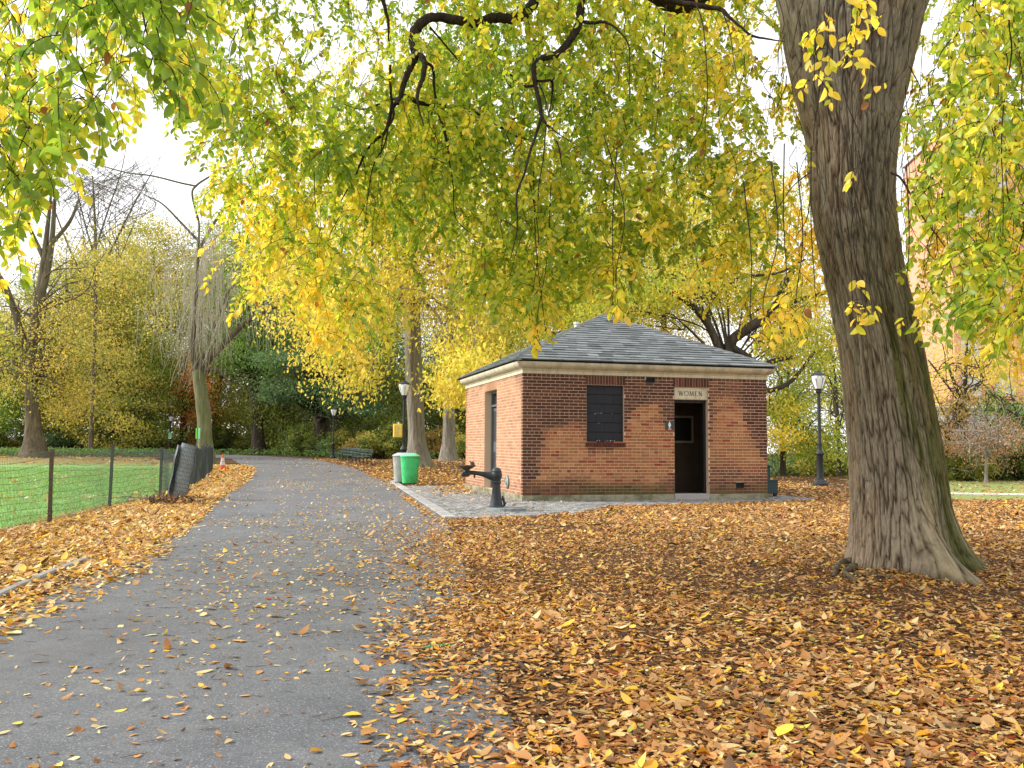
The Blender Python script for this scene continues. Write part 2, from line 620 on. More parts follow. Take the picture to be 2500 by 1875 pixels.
def plinth_mat():
    m = N('mossy_concrete')
    v = m.coord('Object')
    f = m.noise(v, 45, 5, .7)
    g = m.noise(v, 3.2, 5, .65)
    c = m.mix(f, L4((120, 116, 96)), L4((188, 182, 158)))
    c = m.mix(m.ramp(g, [(.42, (0, 0, 0)), (.6, (.75, .75, .75))]), c, L4((92, 94, 64)))
    return m.bsdf(c, .95, 0, .1, m.bump(f, .7, .01))


M['asphalt'] = asphalt(); M['soil'] = soil(); M['lawn'] = lawn_mat(); M['paving'] = paving_mat()
M['brick'] = brick_mat(); M['mortar'] = mortar_mat(); M['slate'] = slate_mat(); M['trim'] = stone_trim(); M['plinth'] = plinth_mat()
M['side_path'] = paint('pale_path', (206, 198, 190), .9, .1, 6)
M['far_grass'] = paint('rough_grass', (132, 146, 88), .95, .3, 12, 0, .1)

# ------------------------------------------------------------------ leaf meshes
_ROW = [(.20, .78), (.48, 1.), (.77, .68)]


def leaves_fine(P, T, Nn, L, W, curl, fold):
    """11-vertex ovate leaves"""
    n = len(P)
    T = norm(T)
    B = norm(np.cross(T, Nn))
    Nn = np.cross(B, T)
    L, W, curl, fold = [np.broadcast_to(np.asarray(q, float), (n,))[:, None] for q in (L, W, curl, fold)]
    V = np.empty((n, 11, 3))
    V[:, 0] = P
    i = 1
    for (t, w) in _ROW:
        mid = P + T * (L * t) - Nn * (curl * L * t * t)
        V[:, i] = mid + B * (W * .5 * w) + Nn * (fold * W * w)
        V[:, i + 1] = mid
        V[:, i + 2] = mid - B * (W * .5 * w) + Nn * (fold * W * w)
        i += 3
    V[:, 10] = P + T * L - Nn * (curl * L)
    tri = np.array([[0, 2, 1], [0, 3, 2], [7, 8, 10], [8, 9, 10]])
    quad = np.array([[1, 2, 5, 4], [2, 3, 6, 5], [4, 5, 8, 7], [5, 6, 9, 8]])
    off = (np.arange(n) * 11)[:, None, None]
    return V.reshape(-1, 3), [(tri[None] + off).reshape(-1, 3), (quad[None] + off).reshape(-1, 4)], 11


def leaves_coarse(P, T, Nn, L, W, curl, fold):
    """6-vertex leaves for distant foliage"""
    n = len(P)
    T = norm(T)
    B = norm(np.cross(T, Nn))
    Nn = np.cross(B, T)
    L, W, curl, fold = [np.broadcast_to(np.asarray(q, float), (n,))[:, None] for q in (L, W, curl, fold)]
    V = np.empty((n, 6, 3))
    V[:, 0] = P
    V[:, 1] = P + T * (L * .3) + B * (W * .45) + Nn * (fold * W)
    V[:, 2] = P + T * (L * .7) + B * (W * .38) + Nn * (fold * W) - Nn * (curl * L * .5)
    V[:, 3] = P + T * L - Nn * (curl * L)
    V[:, 4] = P + T * (L * .7) - B * (W * .38) + Nn * (fold * W) - Nn * (curl * L * .5)
    V[:, 5] = P + T * (L * .3) - B * (W * .45) + Nn * (fold * W)
    quad = np.array([[0, 3, 2, 1], [0, 5, 4, 3]])
    off = (np.arange(n) * 6)[:, None, None]
    return V.reshape(-1, 3), [(quad[None] + off).reshape(-1, 4)], 6


def leaf_object(name, parts, mat, parent=None, offset=None):
    """parts: list of (V, faces, k, color[n,3])"""
    Vs, fs, cs, b = [], {}, [], 0
    for (V, faces, k, c) in parts:
        for f in faces:
            fs.setdefault(f.shape[1], []).append(f + b)
        Vs.append(V)
        cs.append(np.repeat(c, k, axis=0))
        b += len(V)
    V = np.concatenate(Vs)
    if offset is not None: V = V - np.asarray(offset)[None]
    me = np_mesh(name, V, [np.concatenate(x) for x in fs.values()], mat, False, np.concatenate(cs))
    return link(name, me, parent)


def palette(pal, t):
    """interpolate an sRGB palette at t in 0..1 -> linear"""
    pal = np.array([lin(c) for c in pal])
    x = np.clip(t, 0, .9999) * (len(pal) - 1)
    i = x.astype(int)
    f = (x - i)[:, None]
    return pal[i] * (1 - f) + pal[np.minimum(i + 1, len(pal) - 1)] * f


def pick(pal, w, n):
    pal = np.array([lin(c) for c in pal])
    w = np.array(w, float)
    return pal[rng.choice(len(pal), n, p=w / w.sum())]


def rand_dirs(n):
    v = rng.normal(size=(n, 3))
    return norm(v)


def tubes(polys, radii, n=5):
    """many tubes -> V, [faces]"""
    Vs, Fs, b = [], [], 0
    for P, R in zip(polys, radii):
        P = np.asarray(P, float)
        R = np.asarray(R, float)
        T = norm(np.gradient(P, axis=0))
        ref = np.where(np.abs(T[:, 2:3]) < .9, np.array([[0, 0, 1.]]), np.array([[1., 0, 0]]))
        ref0 = ref[0]
        U = np.empty_like(P)
        Wv = np.empty_like(P)
        for i in range(len(P)):
            u = np.cross(T[i], ref0)
            u /= max(np.linalg.norm(u), 1e-9)
            w = np.cross(u, T[i])
            ref0 = w
            U[i], Wv[i] = u, w
        a = 2 * PI * np.arange(n) / n
        V = P[:, None] + R[:, None, None] * (np.cos(a)[None, :, None] * U[:, None] + np.sin(a)[None, :, None] * Wv[:, None])
        m = len(P)
        i = np.arange(m - 1)[:, None] * n
        k = np.arange(n)[None]
        k2 = (k + 1) % n
        Fq = np.stack([i + k, i + n + k, i + n + k2, i + k2], -1).reshape(-1, 4) + b
        Vs.append(V.reshape(-1, 3))
        Fs.append(Fq)
        b += m * n
    return np.concatenate(Vs), [np.concatenate(Fs)]


def smooth_path(P, per=6):
    """Catmull-Rom through control rows (any number of columns)"""
    P = np.asarray(P, float)
    if len(P) < 3:
        t = np.linspace(0, 1, per + 1)[:, None]
        return P[0] * (1 - t) + P[-1] * t
    Q = np.vstack([2 * P[0] - P[1], P, 2 * P[-1] - P[-2]])
    out = []
    for i in range(1, len(Q) - 2):
        for t in np.linspace(0, 1, per, endpoint=False):
            a, b, c, d = Q[i - 1], Q[i], Q[i + 1], Q[i + 2]
            out.append(.5 * ((2 * b) + (c - a) * t + (2 * a - 5 * b + 4 * c - d) * t * t + (3 * b - a - 3 * c + d) * t ** 3))
    out.append(Q[-2])
    return np.array(out)


# ================================================================== GROUND
PL = np.array([(-12, -1.2), (-4, -1.9), (0, -2.55), (3, -3.0), (6.2, -3.46), (7.48, -3.69), (9.07, -3.93), (13.54, -4.99), (19.9, -6.55), (28.5, -8.5), (42, -12.2), (60, -18.6), (74, -28.), (92, -44)])
PR = np.array([(-12, 2.2), (-4, .8), (3.4, .12), (5.4, -.10), (9, -.48), (12.5, -.85), (14.7, -1.08), (19.55, -2.04), (29.2, -3.95), (42, -7.0), (52, -10.2), (62, -13.8), (75, -22.), (92, -38)])
FX = np.array([(-12, -7.2), (4, -6.1), (9, -6.25), (12.68, -6.44), (15.72, -6.96), (18.6, -7.25), (22.7, -8.25), (30, -10.2), (38.7, -12.9), (44, -15.0), (60, -24)])
xl = lambda y: np.interp(y, PL[:, 0], PL[:, 1])
xr = lambda y: np.interp(y, PR[:, 0], PR[:, 1])
xf = lambda y: np.interp(y, FX[:, 0], FX[:, 1])


def sheet(name, ys, fl, fr, nx, dz, mat, kind='structure', wob=0.):
    ys = np.asarray(ys, float)
    s = np.linspace(0, 1, nx)
    a, b = fl(ys)[:, None], fr(ys)[:, None]
    X = a + (b - a) * s[None]
    Y = np.repeat(ys[:, None], nx, 1)
    if wob:
        X = X + (np.minimum(s, 1 - s)[None] < 1e-6) * (noise3(X * 0 + s[None] * 9, Y * 1.3, 0, 3) - .5) * wob
    Z = gz(X, Y) + dz
    V = np.stack([X, Y, Z], -1).reshape(-1, 3)
    i = np.arange(len(ys) - 1)[:, None] * nx
    k = np.arange(nx - 1)[None]
    f = np.stack([i + k, i + k + 1, i + nx + k + 1, i + nx + k], -1).reshape(-1, 4)
    o = link(name, np_mesh(name, V, [f], mat, True))
    return tag(o, kind=kind)


ysg = np.concatenate([np.linspace(-40, 30, 15), np.linspace(33, 110, 40), np.linspace(130, 900, 12)])
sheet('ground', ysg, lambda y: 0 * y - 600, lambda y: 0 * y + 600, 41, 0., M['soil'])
ysn = np.concatenate([np.linspace(-12, 34, 93), np.linspace(35, 92, 60)])
sheet('path', ysn, xl, xr, 9, .008, M['asphalt'], wob=.12)
ysl = np.concatenate([np.linspace(-12, 34, 60), np.linspace(35, 63, 30)])
sheet('lawn', ysl, lambda y: 0 * y - 75, lambda y: xf(y) - .1, 12, .004, M['lawn'])
# strip of rough grass and a pale side path at the far right
ys2 = np.linspace(0, 1, 14)


def strip(name, A, B, C, D, dz, mat, n=14):
    """four-cornered draped sheet A-B (near) to D-C (far)"""
    A, B, C, D = [np.array(q, float) for q in (A, B, C, D)]
    s = np.linspace(0, 1, n)
    V = []
    for t in s:
        for u in s:
            p = (A * (1 - u) + B * u) * (1 - t) + (D * (1 - u) + C * u) * t
            V.append((p[0], p[1], float(gz(p[0], p[1])) + dz))
    V = np.array(V)
    i = np.arange(n - 1)[:, None] * n
    k = np.arange(n - 1)[None]
    f = np.stack([i + k, i + k + 1, i + n + k + 1, i + n + k], -1).reshape(-1, 4)
    return tag(link(name, np_mesh(name, V, [f], mat, True)), kind='structure')


strip('rough_grass', (10.2, 20.0), (40, 19), (60, 60), (15, 52), .004, M['far_grass'])
strip('side_path', (9.6, 23.6), (15.2, 22.6), (15.6, 23.4), (10.0, 24.5), .010, M['side_path'])

# paving of stone setts around the building (each sett a low block of the one pavement)
PADL = [(14.7, -1.08), (19.55, -2.04), (29.2, -3.95)]
BYAW = rad(15.05)
BA = np.array([.23, 18.99, 0.])
_fx = np.array([math.cos(BYAW), math.sin(BYAW)])
_sx = np.array([-math.sin(BYAW), math.cos(BYAW)])
BW, BD = 5.77, 5.71


def in_pad(x, y):
    d = np.array([x - BA[0], y - BA[1]])
    u, v = d @ _fx, d @ _sx
    inside_b = (0.05 < u < BW - .05) and (0.05 < v < BD - .05)
    e = np.interp(y, [q[0] for q in PADL], [q[1] for q in PADL])
    if inside_b or x < e + .22 or y < 14.6: return False
    if y > 27.9 + .25 * (x + 2): return False
    if u < 0:   # fore-court on the left of the building
        low = np.interp(x, [-1.1, -.7, .3, 1.9], [14.65, 14.72, 15.05, 17.6])
        return y > low and v < 7.2 and x < 1.4
    if u <= BW + 1.1 and v < .05:
        low = np.interp(x, [-.7, .3, 1.0], [14.72, 15.05, 15.6])
        return v > -np.interp(u, [0, 1.2, 3.4, 5.4, 6.8], [3.4, 1.6, 1.25, .85, .35]) + .07 * math.sin(u * 5.3) and y > low
    return BW - .05 <= u < BW + 1.0 + .15 * math.sin(v * 3) and v < 1.9


mb = MB()
ang = math.atan2(9.65, -1.92)      # setts run along the path edge
ea = np.array([math.cos(ang), math.sin(ang)]); eb = np.array([ea[1], -ea[0]])
O = np.array([-1.08, 14.7])
for i in range(-14, 160):
    for j in range(-2, 90):
        lw, ww = .19, .115
        p = O + ea * ((i + .5 * (j % 2)) * lw) + eb * (j * ww)
        if not in_pad(p[0], p[1]): continue
        g = 142 + rng.normal() * 11
        if rng.random() < .14: g -= 24
        mb.col = tuple(lin((g + 2, g + 1, g - 1)))
        h = .022 + rng.random() * .008
        a, b = lw / 2 - .008, ww / 2 - .008
        th = rng.normal() * .02
        ex = ea * math.cos(th) + eb * math.sin(th); ey = eb * math.cos(th) - ea * math.sin(th)
        q0 = [p + ex * sx * a + ey * sy * b for sx, sy in ((-1, -1), (1, -1), (1, 1), (-1, 1))]
        q1 = [p + ex * sx * (a - .012) + ey * sy * (b - .012) for sx, sy in ((-1, -1), (1, -1), (1, 1), (-1, 1))]
        V = [(q[0], q[1], .002) for q in q0] + [(q[0], q[1], h) for q in q1]
        mb.add(V, [(4, 7, 6, 5), (0, 4, 5, 1), (1, 5, 6, 2), (2, 6, 7, 3), (3, 7, 4, 0)])
# pale border row along the path
for k in range(34):
    y0, y1 = 14.7 + k * .43, 14.7 + k * .43 + .415
    x0, x1 = np.interp([y0, y1], [q[0] for q in PADL], [q[1] for q in PADL])
    g = 168 + rng.normal() * 8
    mb.col = tuple(lin((g, g, g - 2)))
    mb.add([(x0, y0, .002), (x0 + .2, y0, .002), (x1 + .2, y1, .002), (x1, y1, .002), (x0 + .01, y0 + .01, .034), (x0 + .19, y0 + .01, .034), (x1 + .19, y1 - .01, .034), (x1 + .01, y1 - .01, .034)],
           [(4, 5, 6, 7), (0, 1, 5, 4), (1, 2, 6, 5), (2, 3, 7, 6), (3, 0, 4, 7)])
pv = mb.build('stone_paving', M['paving'], color=True)
tag(pv, kind='structure')

# ================================================================== THE BRICK REST ROOM
B = thing('brick_restroom', 'small square red brick restroom building with grey slate pyramid roof', 'building', BA, BYAW)
H0, H1, NCR = .14, 2.71, 38
CH = (H1 - H0) / NCR


def sstep(a, b, x):
    t = min(max((x - a) / (b - a), 0), 1)
    return t * t * (3 - 2 * t)


def stain(wall, u, z):
    n = float(fbm(u * 1.7 + 3.1, z * 1.7, wall * 7.7, 4, 5)) - .5
    n2 = float(fbm(u * 6., z * 6., wall * 3.3, 2, 9)) - .5
    if wall == 0:
        zb = np.interp(u, [0, .3, .5, 1.0, 1.4, 2.3, 2.45, 2.6, 3.1, 3.25, 3.48, 4.25, 4.36, 4.5, 5.0, 5.2, 5.5, 5.77],
                       [.25, .35, 1.35, 1.55, 1.25, 1.35, 1.85, 2.02, 2.05, 1.7, 1.45, .9, 1.1, 2.1, 2.15, 1.75, 1.2, .55])
        s = sstep(-.12, .22, z - zb + n * .9 + n2 * .35)
        if 4.4 < u < 5.1: s *= .72
        lowb = sstep(.62, .3, z + n * .5) * .75
        if u > 4.4: lowb = max(lowb, sstep(.95, .6, z + n * .5) * .6)
        return max(s, lowb)
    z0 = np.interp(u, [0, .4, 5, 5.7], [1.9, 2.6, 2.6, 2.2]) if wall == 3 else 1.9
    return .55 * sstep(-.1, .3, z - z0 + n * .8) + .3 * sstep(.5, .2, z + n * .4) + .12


def brick_color(wall, u, z):
    s = min(max(stain(wall, u, z) + rng.normal() * .10, 0), 1)
    hot = np.array([(178, 119, 80), (168, 110, 72), (186, 130, 88), (163, 112, 76), (171, 105, 73)][rng.integers(5)], float)
    if rng.random() < .06: hot = np.array((150, 72, 52.))
    dark = np.array([(92, 58, 49), (82, 54, 47), (104, 68, 54), (90, 62, 48)][rng.integers(4)], float)
    if wall == 3: hot, dark = hot * .35 + np.array((204, 164, 136)) * .65, dark * .5 + np.array((150, 108, 92)) * .5  # left wall: stronger sunlight put into the paler brick colours
    c = lin(hot) * (1 - s) + lin(dark) * s
    moss = 0.
    if wall == 0:
        moss = sstep(.52, .16, z) * sstep(.7, 1.5, u) * sstep(3.6, 3.0, u) + sstep(.4, .18, z) * (u > 4.3) * .5
    moss *= .35 + .9 * float(noise3(u * 3.2, z * 5, 1, 4))
    c = c * (1 - min(moss, .8)) + lin((86, 80, 44)) * min(moss, .8)
    return tuple(c * (1 + rng.normal() * .07))


def mortar_color(wall, u, z):
    s = stain(wall, u, z)
    c = lin((226, 204, 172)) * (1 - s) + lin((212, 184, 164)) * s
    if wall == 0:
        m_ = sstep(.5, .2, z)
        c = c * (1 - .75 * m_) + lin((116, 104, 74)) * .75 * m_
    return tuple(c)


def wall_frame(w):
    """maps (u along the wall, d inwards, z) to building coordinates"""
    if w == 0: return lambda u, d, z: (u, d, z)
    if w == 1: return lambda u, d, z: (BW - d, u, z)
    if w == 2: return lambda u, d, z: (BW - u, BD - d, z)
    return lambda u, d, z: (d, BD - u, z)


def hexa(mb, P, u0, u1, d0, d1, z0, z1, mi, cfun=None):
    V = [P(u0, d0, z0), P(u1, d0, z0), P(u1, d1, z0), P(u0, d1, z0), P(u0, d0, z1), P(u1, d0, z1), P(u1, d1, z1), P(u0, d1, z1)]
    Fc = [(0, 3, 2, 1), (4, 5, 6, 7), (0, 1, 5, 4), (1, 2, 6, 5), (2, 3, 7, 6), (3, 0, 4, 7)]
    mb.add(V, Fc, mi)


def build_wall(w, length, holes, corner):
    """holes: (u0,u1,z0,z1, arch)"""
    P = wall_frame(w)
    mb = MB()
    e0 = .002 if corner else .107
    e1 = length - e0
    solid = [(h[0], h[1], h[2], H1 if h[4] else h[3]) for h in holes]
    for k in range(NCR):
        z0, z1 = H0 + k * CH + .0065, H0 + (k + 1) * CH - .0065
        zc = (z0 + z1) / 2
        head = (k % 6 == 1)
        mod = length / 56 if head else length / 28
        st = 0 if (head or k % 2 == 0) else -mod / 2
        if head: st = -mod / 2 if (k // 6) % 2 else 0
        cuts = [(h[0], h[1]) for h in solid if h[2] - .02 < zc < h[3] + .0]
        u = st
        while u < length - .01:
            a, b = max(u + .006, e0), min(u + mod - .006, e1)
            u += mod
            segs = [(a, b)]
            for (c0, c1) in cuts:
                ns = []
                for (p, q) in segs:
                    if q <= c0 or p >= c1: ns.append((p, q))
                    else:
                        if p < c0 - .02: ns.append((p, c0 - .004))
                        if q > c1 + .02: ns.append((c1 + .004, q))
                segs = ns
            for (p, q) in segs:
                if q - p < .025: continue
                mb.col = brick_color(w, (p + q) / 2, zc)
                j = abs(rng.normal()) * .0012
                hexa(mb, P, p, q, j, .098, z0, z1, 0)
    for h in holes:
        # soldier arch
        if h[4]:
            n = int(round((h[1] - h[0] + .06) / .068))
            wd = (h[1] - h[0] + .06) / n
            for i in range(n):
                p = h[0] - .03 + i * wd
                mb.col = tuple(np.array(brick_color(w, p, 2.3)) * (.8 + .3 * rng.random()))
                hexa(mb, P, p + .005, p + wd - .005, .001, .098, h[3] + .008, H1 - .006, 0)
        # reveals in brick
        for side in (0, 1):
            k = 0
            uu = h[side]
            while H0 + k * CH < h[3] - .02:
                z0, z1 = max(H0 + k * CH + .005, h[2] + .003), min(H0 + (k + 1) * CH - .005, h[3])
                k += 1
                if z1 - z0 < .02: continue
                for (d0, d1) in ((.108, .2), (.21, .3)):
                    mb.col = tuple(np.array(brick_color(w, uu, z0)) * .95)
                    if side == 0: hexa(mb, P, uu - .09, uu - .0015, d0, d1, z0, z1, 0)
                    else: hexa(mb, P, uu + .0015, uu + .09, d0, d1, z0, z1, 0)
        # sloping brick sill
        if len(h) > 5:
            n = int(round((h[1] - h[0] + .06) / .068))
            wd = (h[1] - h[0] + .06) / n
            for i in range(n):
                p = h[0] - .03 + i * wd
                mb.col = tuple(lin((96 + rng.normal() * 8, 58, 48)))
                V = [P(p + .005, -.03, h[2] - .112), P(p + wd - .005, -.03, h[2] - .112), P(p + wd - .005, .1, h[2] - .112), P(p + .005, .1, h[2] - .112),
                     P(p + .005, -.03, h[2] - .03), P(p + wd - .005, -.03, h[2] - .03), P(p + wd - .005, .1, h[2] - .002), P(p + .005, .1, h[2] - .002)]
                mb.add(V, [(0, 3, 2, 1), (4, 5, 6, 7), (0, 1, 5, 4), (1, 2, 6, 5), (2, 3, 7, 6), (3, 0, 4, 7)], 0)
    # mortar body
    a0 = .007 if corner else .3
    us = sorted(set([a0, length - a0] + [round(a0 + (length - 2 * a0) * i / 26, 4) for i in range(27)] + [q for h in holes for q in (h[0], h[1])]))
    us = [q for q in us if a0 <= q <= length - a0]
    zs = sorted(set([round(H0 + (H1 - H0) * i / 14, 4) for i in range(15)] + [q for h in holes for q in (h[2], h[3]) if q > H0]))
    inh = lambda u, z: any(h[0] < u < h[1] and h[2] < z < h[3] for h in holes)
    for i in range(len(us) - 1):
        for j in range(len(zs) - 1):
            uc, zc = (us[i] + us[i + 1]) / 2, (zs[j] + zs[j + 1]) / 2
            if inh(uc, zc): continue
            mb.col = (1, 1, 1)
            b0 = len(mb.v)
            q = [(us[i], zs[j]), (us[i + 1], zs[j]), (us[i + 1], zs[j + 1]), (us[i], zs[j + 1])]
            for (d, flip) in ((.007, 0), (.3, 1)):
                V = [P(x, d, z) for (x, z) in q]
                base = len(mb.v)
                mb.add(V, [(0, 1, 2, 3) if not flip else (3, 2, 1, 0)], 1)
                for t, (x, z) in enumerate(q): mb.c[base + t] = mortar_color(w, x, z)
    for h in holes:
        for (p, q) in (((h[0], h[2]), (h[0], h[3])), ((h[1], h[3]), (h[1], h[2])), ((h[0], h[3]), (h[1], h[3])), ((h[1], h[2]), (h[0], h[2]))):
            mb.col = mortar_color(w, p[0], p[1])
            mb.add([P(p[0], .007, p[1]), P(p[0], .3, p[1]), P(q[0], .3, q[1]), P(q[0], .007, q[1])], [(0, 1, 2, 3)], 1)
    # end faces of the corner walls
    if corner:
        for uu in (a0, length - a0):
            mb.col = tuple(lin((206, 176, 146)))
            mb.add([P(uu, .007, H0), P(uu, .3, H0), P(uu, .3, H1), P(uu, .007, H1)], [(0, 1, 2, 3) if uu > 1 else (3, 2, 1, 0)], 1)
    return mb.build('wall', [M['brick'], M['mortar']], B, color=True)


WIN = (1.43, 2.29, 1.28, 2.50, True, 'sill')
DOOR = (3.48, 4.30, .142, 2.495, True)
SD = (BD - 3.48, BD - 2.27, .142, 2.515, True)
build_wall(0, BW, [WIN, DOOR, (2.81, 3.01, 2.578, 2.7005, False), (4.97, 5.165, .27, .392, False)], True)
build_wall(2, BW, [], True)
build_wall(1, BD, [], False)
build_wall(3, BD, [SD], False)

mb = MB()   # concrete base course, open where the threshold lies
for (x0, x1, y0, y1) in ((-.012, 3.47, -.012, .28), (4.305, BW + .012, -.012, .28), (-.012, BW + .012, BD - .28, BD + .012), (-.012, .28, .283, BD - .283), (BW - .28, BW + .012, .283, BD - .283)):
    mb.box(((x0 + x1) / 2, (y0 + y1) / 2, .069), (x1 - x0, y1 - y0, .139), bev=.008)
mb.build('plinth', M['plinth'], B)
mb = MB()
mb.box((3.887, .13, .072), (.83, .34, .145), bev=.01)
mb.build('threshold', paint('granite_step', (168, 160, 156), .85, .12, 30), B)

# cornice
prof = [(.003, 2.712), (.014, 2.714), (.014, 2.782), (.024, 2.786), (.03, 2.792), (.03, 2.800), (.022, 2.806), (.022, 2.814), (.034, 2.820), (.07, 2.832), (.105, 2.852), (.132, 2.880), (.148, 2.912), (.155, 2.945), (.155, 2.956), (.02, 2.958)]
mb = MB()
rings = []
for (o, z) in prof:
    rings.append([(-o, -o, z), (BW + o, -o, z), (BW + o, BD + o, z), (-o, BD + o, z)])
V = [p for r in rings for p in r]
Fc = []
for i in range(len(rings) - 1):
    for k in range(4):
        k2 = (k + 1) % 4
        Fc.append((i * 4 + k, i * 4 + k2, i * 4 + 4 + k2, i * 4 + 4 + k))
mb.add(V, Fc)
cor = mb.build('cornice', M['trim'], B)
mb = MB()
for (x0, x1, y0, y1) in ((-.12, BW + .12, -.12, .1), (-.12, BW + .12, BD - .1, BD + .12), (-.12, .1, .103, BD - .103), (BW - .1, BW + .12, .103, BD - .103)):
    mb.box(((x0 + x1) / 2, (y0 + y1) / 2, 2.974), (x1 - x0, y1 - y0, .030))
mb.build('gutter_shade', M['vent_dark'], B)  # dark band in the eave gap, gutter shadow put into its colour

# slate roof
OV = .19
EZ, AZ = 2.992, 4.475
cx, cy = BW / 2, BD / 2
mb = MB()
faces4 = [((0, -1), cx + OV, cy + OV), ((1, 0), cy + OV, cx + OV), ((0, 1), cx + OV, cy + OV), ((-1, 0), cy + OV, cx + OV)]
for (nx_, ny_), half, run in faces4:
    slope = math.hypot(run, AZ - EZ)
    rows = 22
    tx, ty = -ny_, nx_     # along the eave
    nz = run / slope; nh = (AZ - EZ) / slope

    def PT(s, t, lift):
        d = run * (1 - t)
        return (cx + nx_ * (d + nh * lift) + tx * s, cy + ny_ * (d + nh * lift) + ty * s, EZ + (AZ - EZ) * t + nz * lift)
    for r in range(rows):
        t0, t1 = r / rows, min((r + 1.12) / rows, 1)
        w0, w1 = half * (1 - t0), half * (1 - t1)
        s = -half + rng.random() * .2
        edges = [-w0]
        x = -w0 + .08 + rng.random() * .2
        while x < w0 - .06:
            edges.append(x)
            x += .22 + rng.random() * .12
        edges.append(w0)
        for a, b in zip(edges[:-1], edges[1:]):
            a1, b1 = max(a, -w1), min(b, w1)
            if b1 <= a1 + .005:
                m_ = max(min((a + b) / 2, w1), -w1)
                a1, b1 = m_ - .002, m_ + .002
            g = 112 + rng.normal() * 9
            if rng.random() < .1: g += 16
            if rng.random() < .1: g -= 18
            gn = 1.5 + 3 * rng.random()
            mb.col = tuple(lin((g - 2, g + gn, g + 4)))
            l0 = .020 + rng.random() * .010
            l1 = .004 + .003 * rng.random()
            dt = rng.normal() * .0022
            V = [PT(a + .003, t0 + dt, 0), PT(b - .003, t0 + dt, 0), PT(a + .003, t0 + dt, l0), PT(b - .003, t0 + dt * 1.0, l0), PT(a1, t1, l1), PT(b1, t1, l1)]
            mb.add(V, [(0, 1, 3, 2), (2, 3, 5, 4), (0, 2, 4), (1, 5, 3)])
mb.col = tuple(lin((60, 62, 62)))
e = .004
mb.add([(-OV + e, -OV + e, EZ - .004), (BW + OV - e, -OV + e, EZ - .004), (BW + OV - e, BD + OV - e, EZ - .004), (-OV + e, BD + OV - e, EZ - .004), (cx, cy, AZ - .006)],
       [(0, 1, 4), (1, 2, 4), (2, 3, 4), (3, 0, 4), (3, 2, 1, 0)])
roof = mb.build('roof', M['slate'], B, color=True)
mb = MB()
for (x, y) in ((-OV, -OV), (BW + OV, -OV), (BW + OV, BD + OV), (-OV, BD + OV)):
    n = 17
    for i in range(n):
        t0, t1 = i / n, (i + 1.15) / n
        t1 = min(t1, 1)
        p0 = np.array([x + (cx - x) * t0, y + (cy - y) * t0, EZ + (AZ - EZ) * t0 + .026])
        p1 = np.array([x + (cx - x) * t1, y + (cy - y) * t1, EZ + (AZ - EZ) * t1 + .014])
        d = np.array([cx - x, cy - y, 0]); d /= np.linalg.norm(d)
        sd = np.array([-d[1], d[0], 0])
        g = 102 + rng.normal() * 8
        mb.col = tuple(lin((g, g + 2, g)))
        V = []
        for p in (p0, p1):
            V += [p + sd * .095 - np.array([0, 0, .052]), p + np.array([0, 0, .012]), p - sd * .095 - np.array([0, 0, .052])]
        mb.add(V, [(0, 1, 4, 3), (1, 2, 5, 4), (0, 2, 1)])
mb.build('hip_cap', M['slate'], roof, color=True)
mb = MB()
pw = np.array([1.578 - BA[0], 22. - BA[1]])
pu, pv_ = pw @ _fx, pw @ _sx
mb.lathe([(.055, 3.6), (.055, 4.16), (.075, 4.165), (.075, 4.215), (.05, 4.222)], 14, (pu, pv_, 0))
mb.build('vent_pipe', M['white_pipe'], roof, smooth=True, auto=40)

# front window: opening filled with black painted blocks
mb = MB()
for k in range(6):
    z0 = 1.283 + k * .2025
    hgt = .2025 if k < 5 else 2.497 - z0
    for (u0, u1) in (((1.432, 1.86), (1.86, 2.288)) if k % 2 else ((1.432, 1.66), (1.66, 2.06), (2.06, 2.288))):
        mb.box(((u0 + u1) / 2, .115, z0 + hgt / 2), (u1 - u0 - .002, .1, hgt - .006), bev=.004)
wn = mb.build('window', M['black_paint'], B)
for k in range(15):   # chips where the paint has come off
    u = rng.choice([1.6, 1.68, 1.75, 1.93, 1.98, 2.02, 2.1]) + rng.normal() * .035
    z = rng.choice([1.888, 1.688, 1.30, 1.30]) + rng.normal() * .006
    s_ = .004 + rng.random() * .008
    n = 6
    mb = MB()
    poly = [(u + s_ * (1.6 if rng.random() < .5 else 1) * math.cos(2 * PI * i / n) * (.7 + .5 * rng.random()), z + s_ * math.sin(2 * PI * i / n) * (.6 + .4 * rng.random())) for i in range(n)]
    mb.prism(poly, .0625, .0655, 1)
    mb.build('paint_chip', M['white_ink'], wn)

# door sign: carved lintel
mb = MB()
mb.box((3.89, .115, 2.357), (.812, .19, .268), bev=.006)
ln = mb.build('sign', M['trim'], B)
mb = MB()
for (u0, u1, z0, z1) in ((3.505, 4.275, 2.462, 2.474), (3.505, 4.275, 2.247, 2.26), (3.505, 3.517, 2.26, 2.462), (4.263, 4.275, 2.26, 2.462)):
    mb.box(((u0 + u1) / 2, .0175, (z0 + z1) / 2), (u1 - u0, .008, z1 - z0))
mb.build('raised_border', M['trim'], ln)


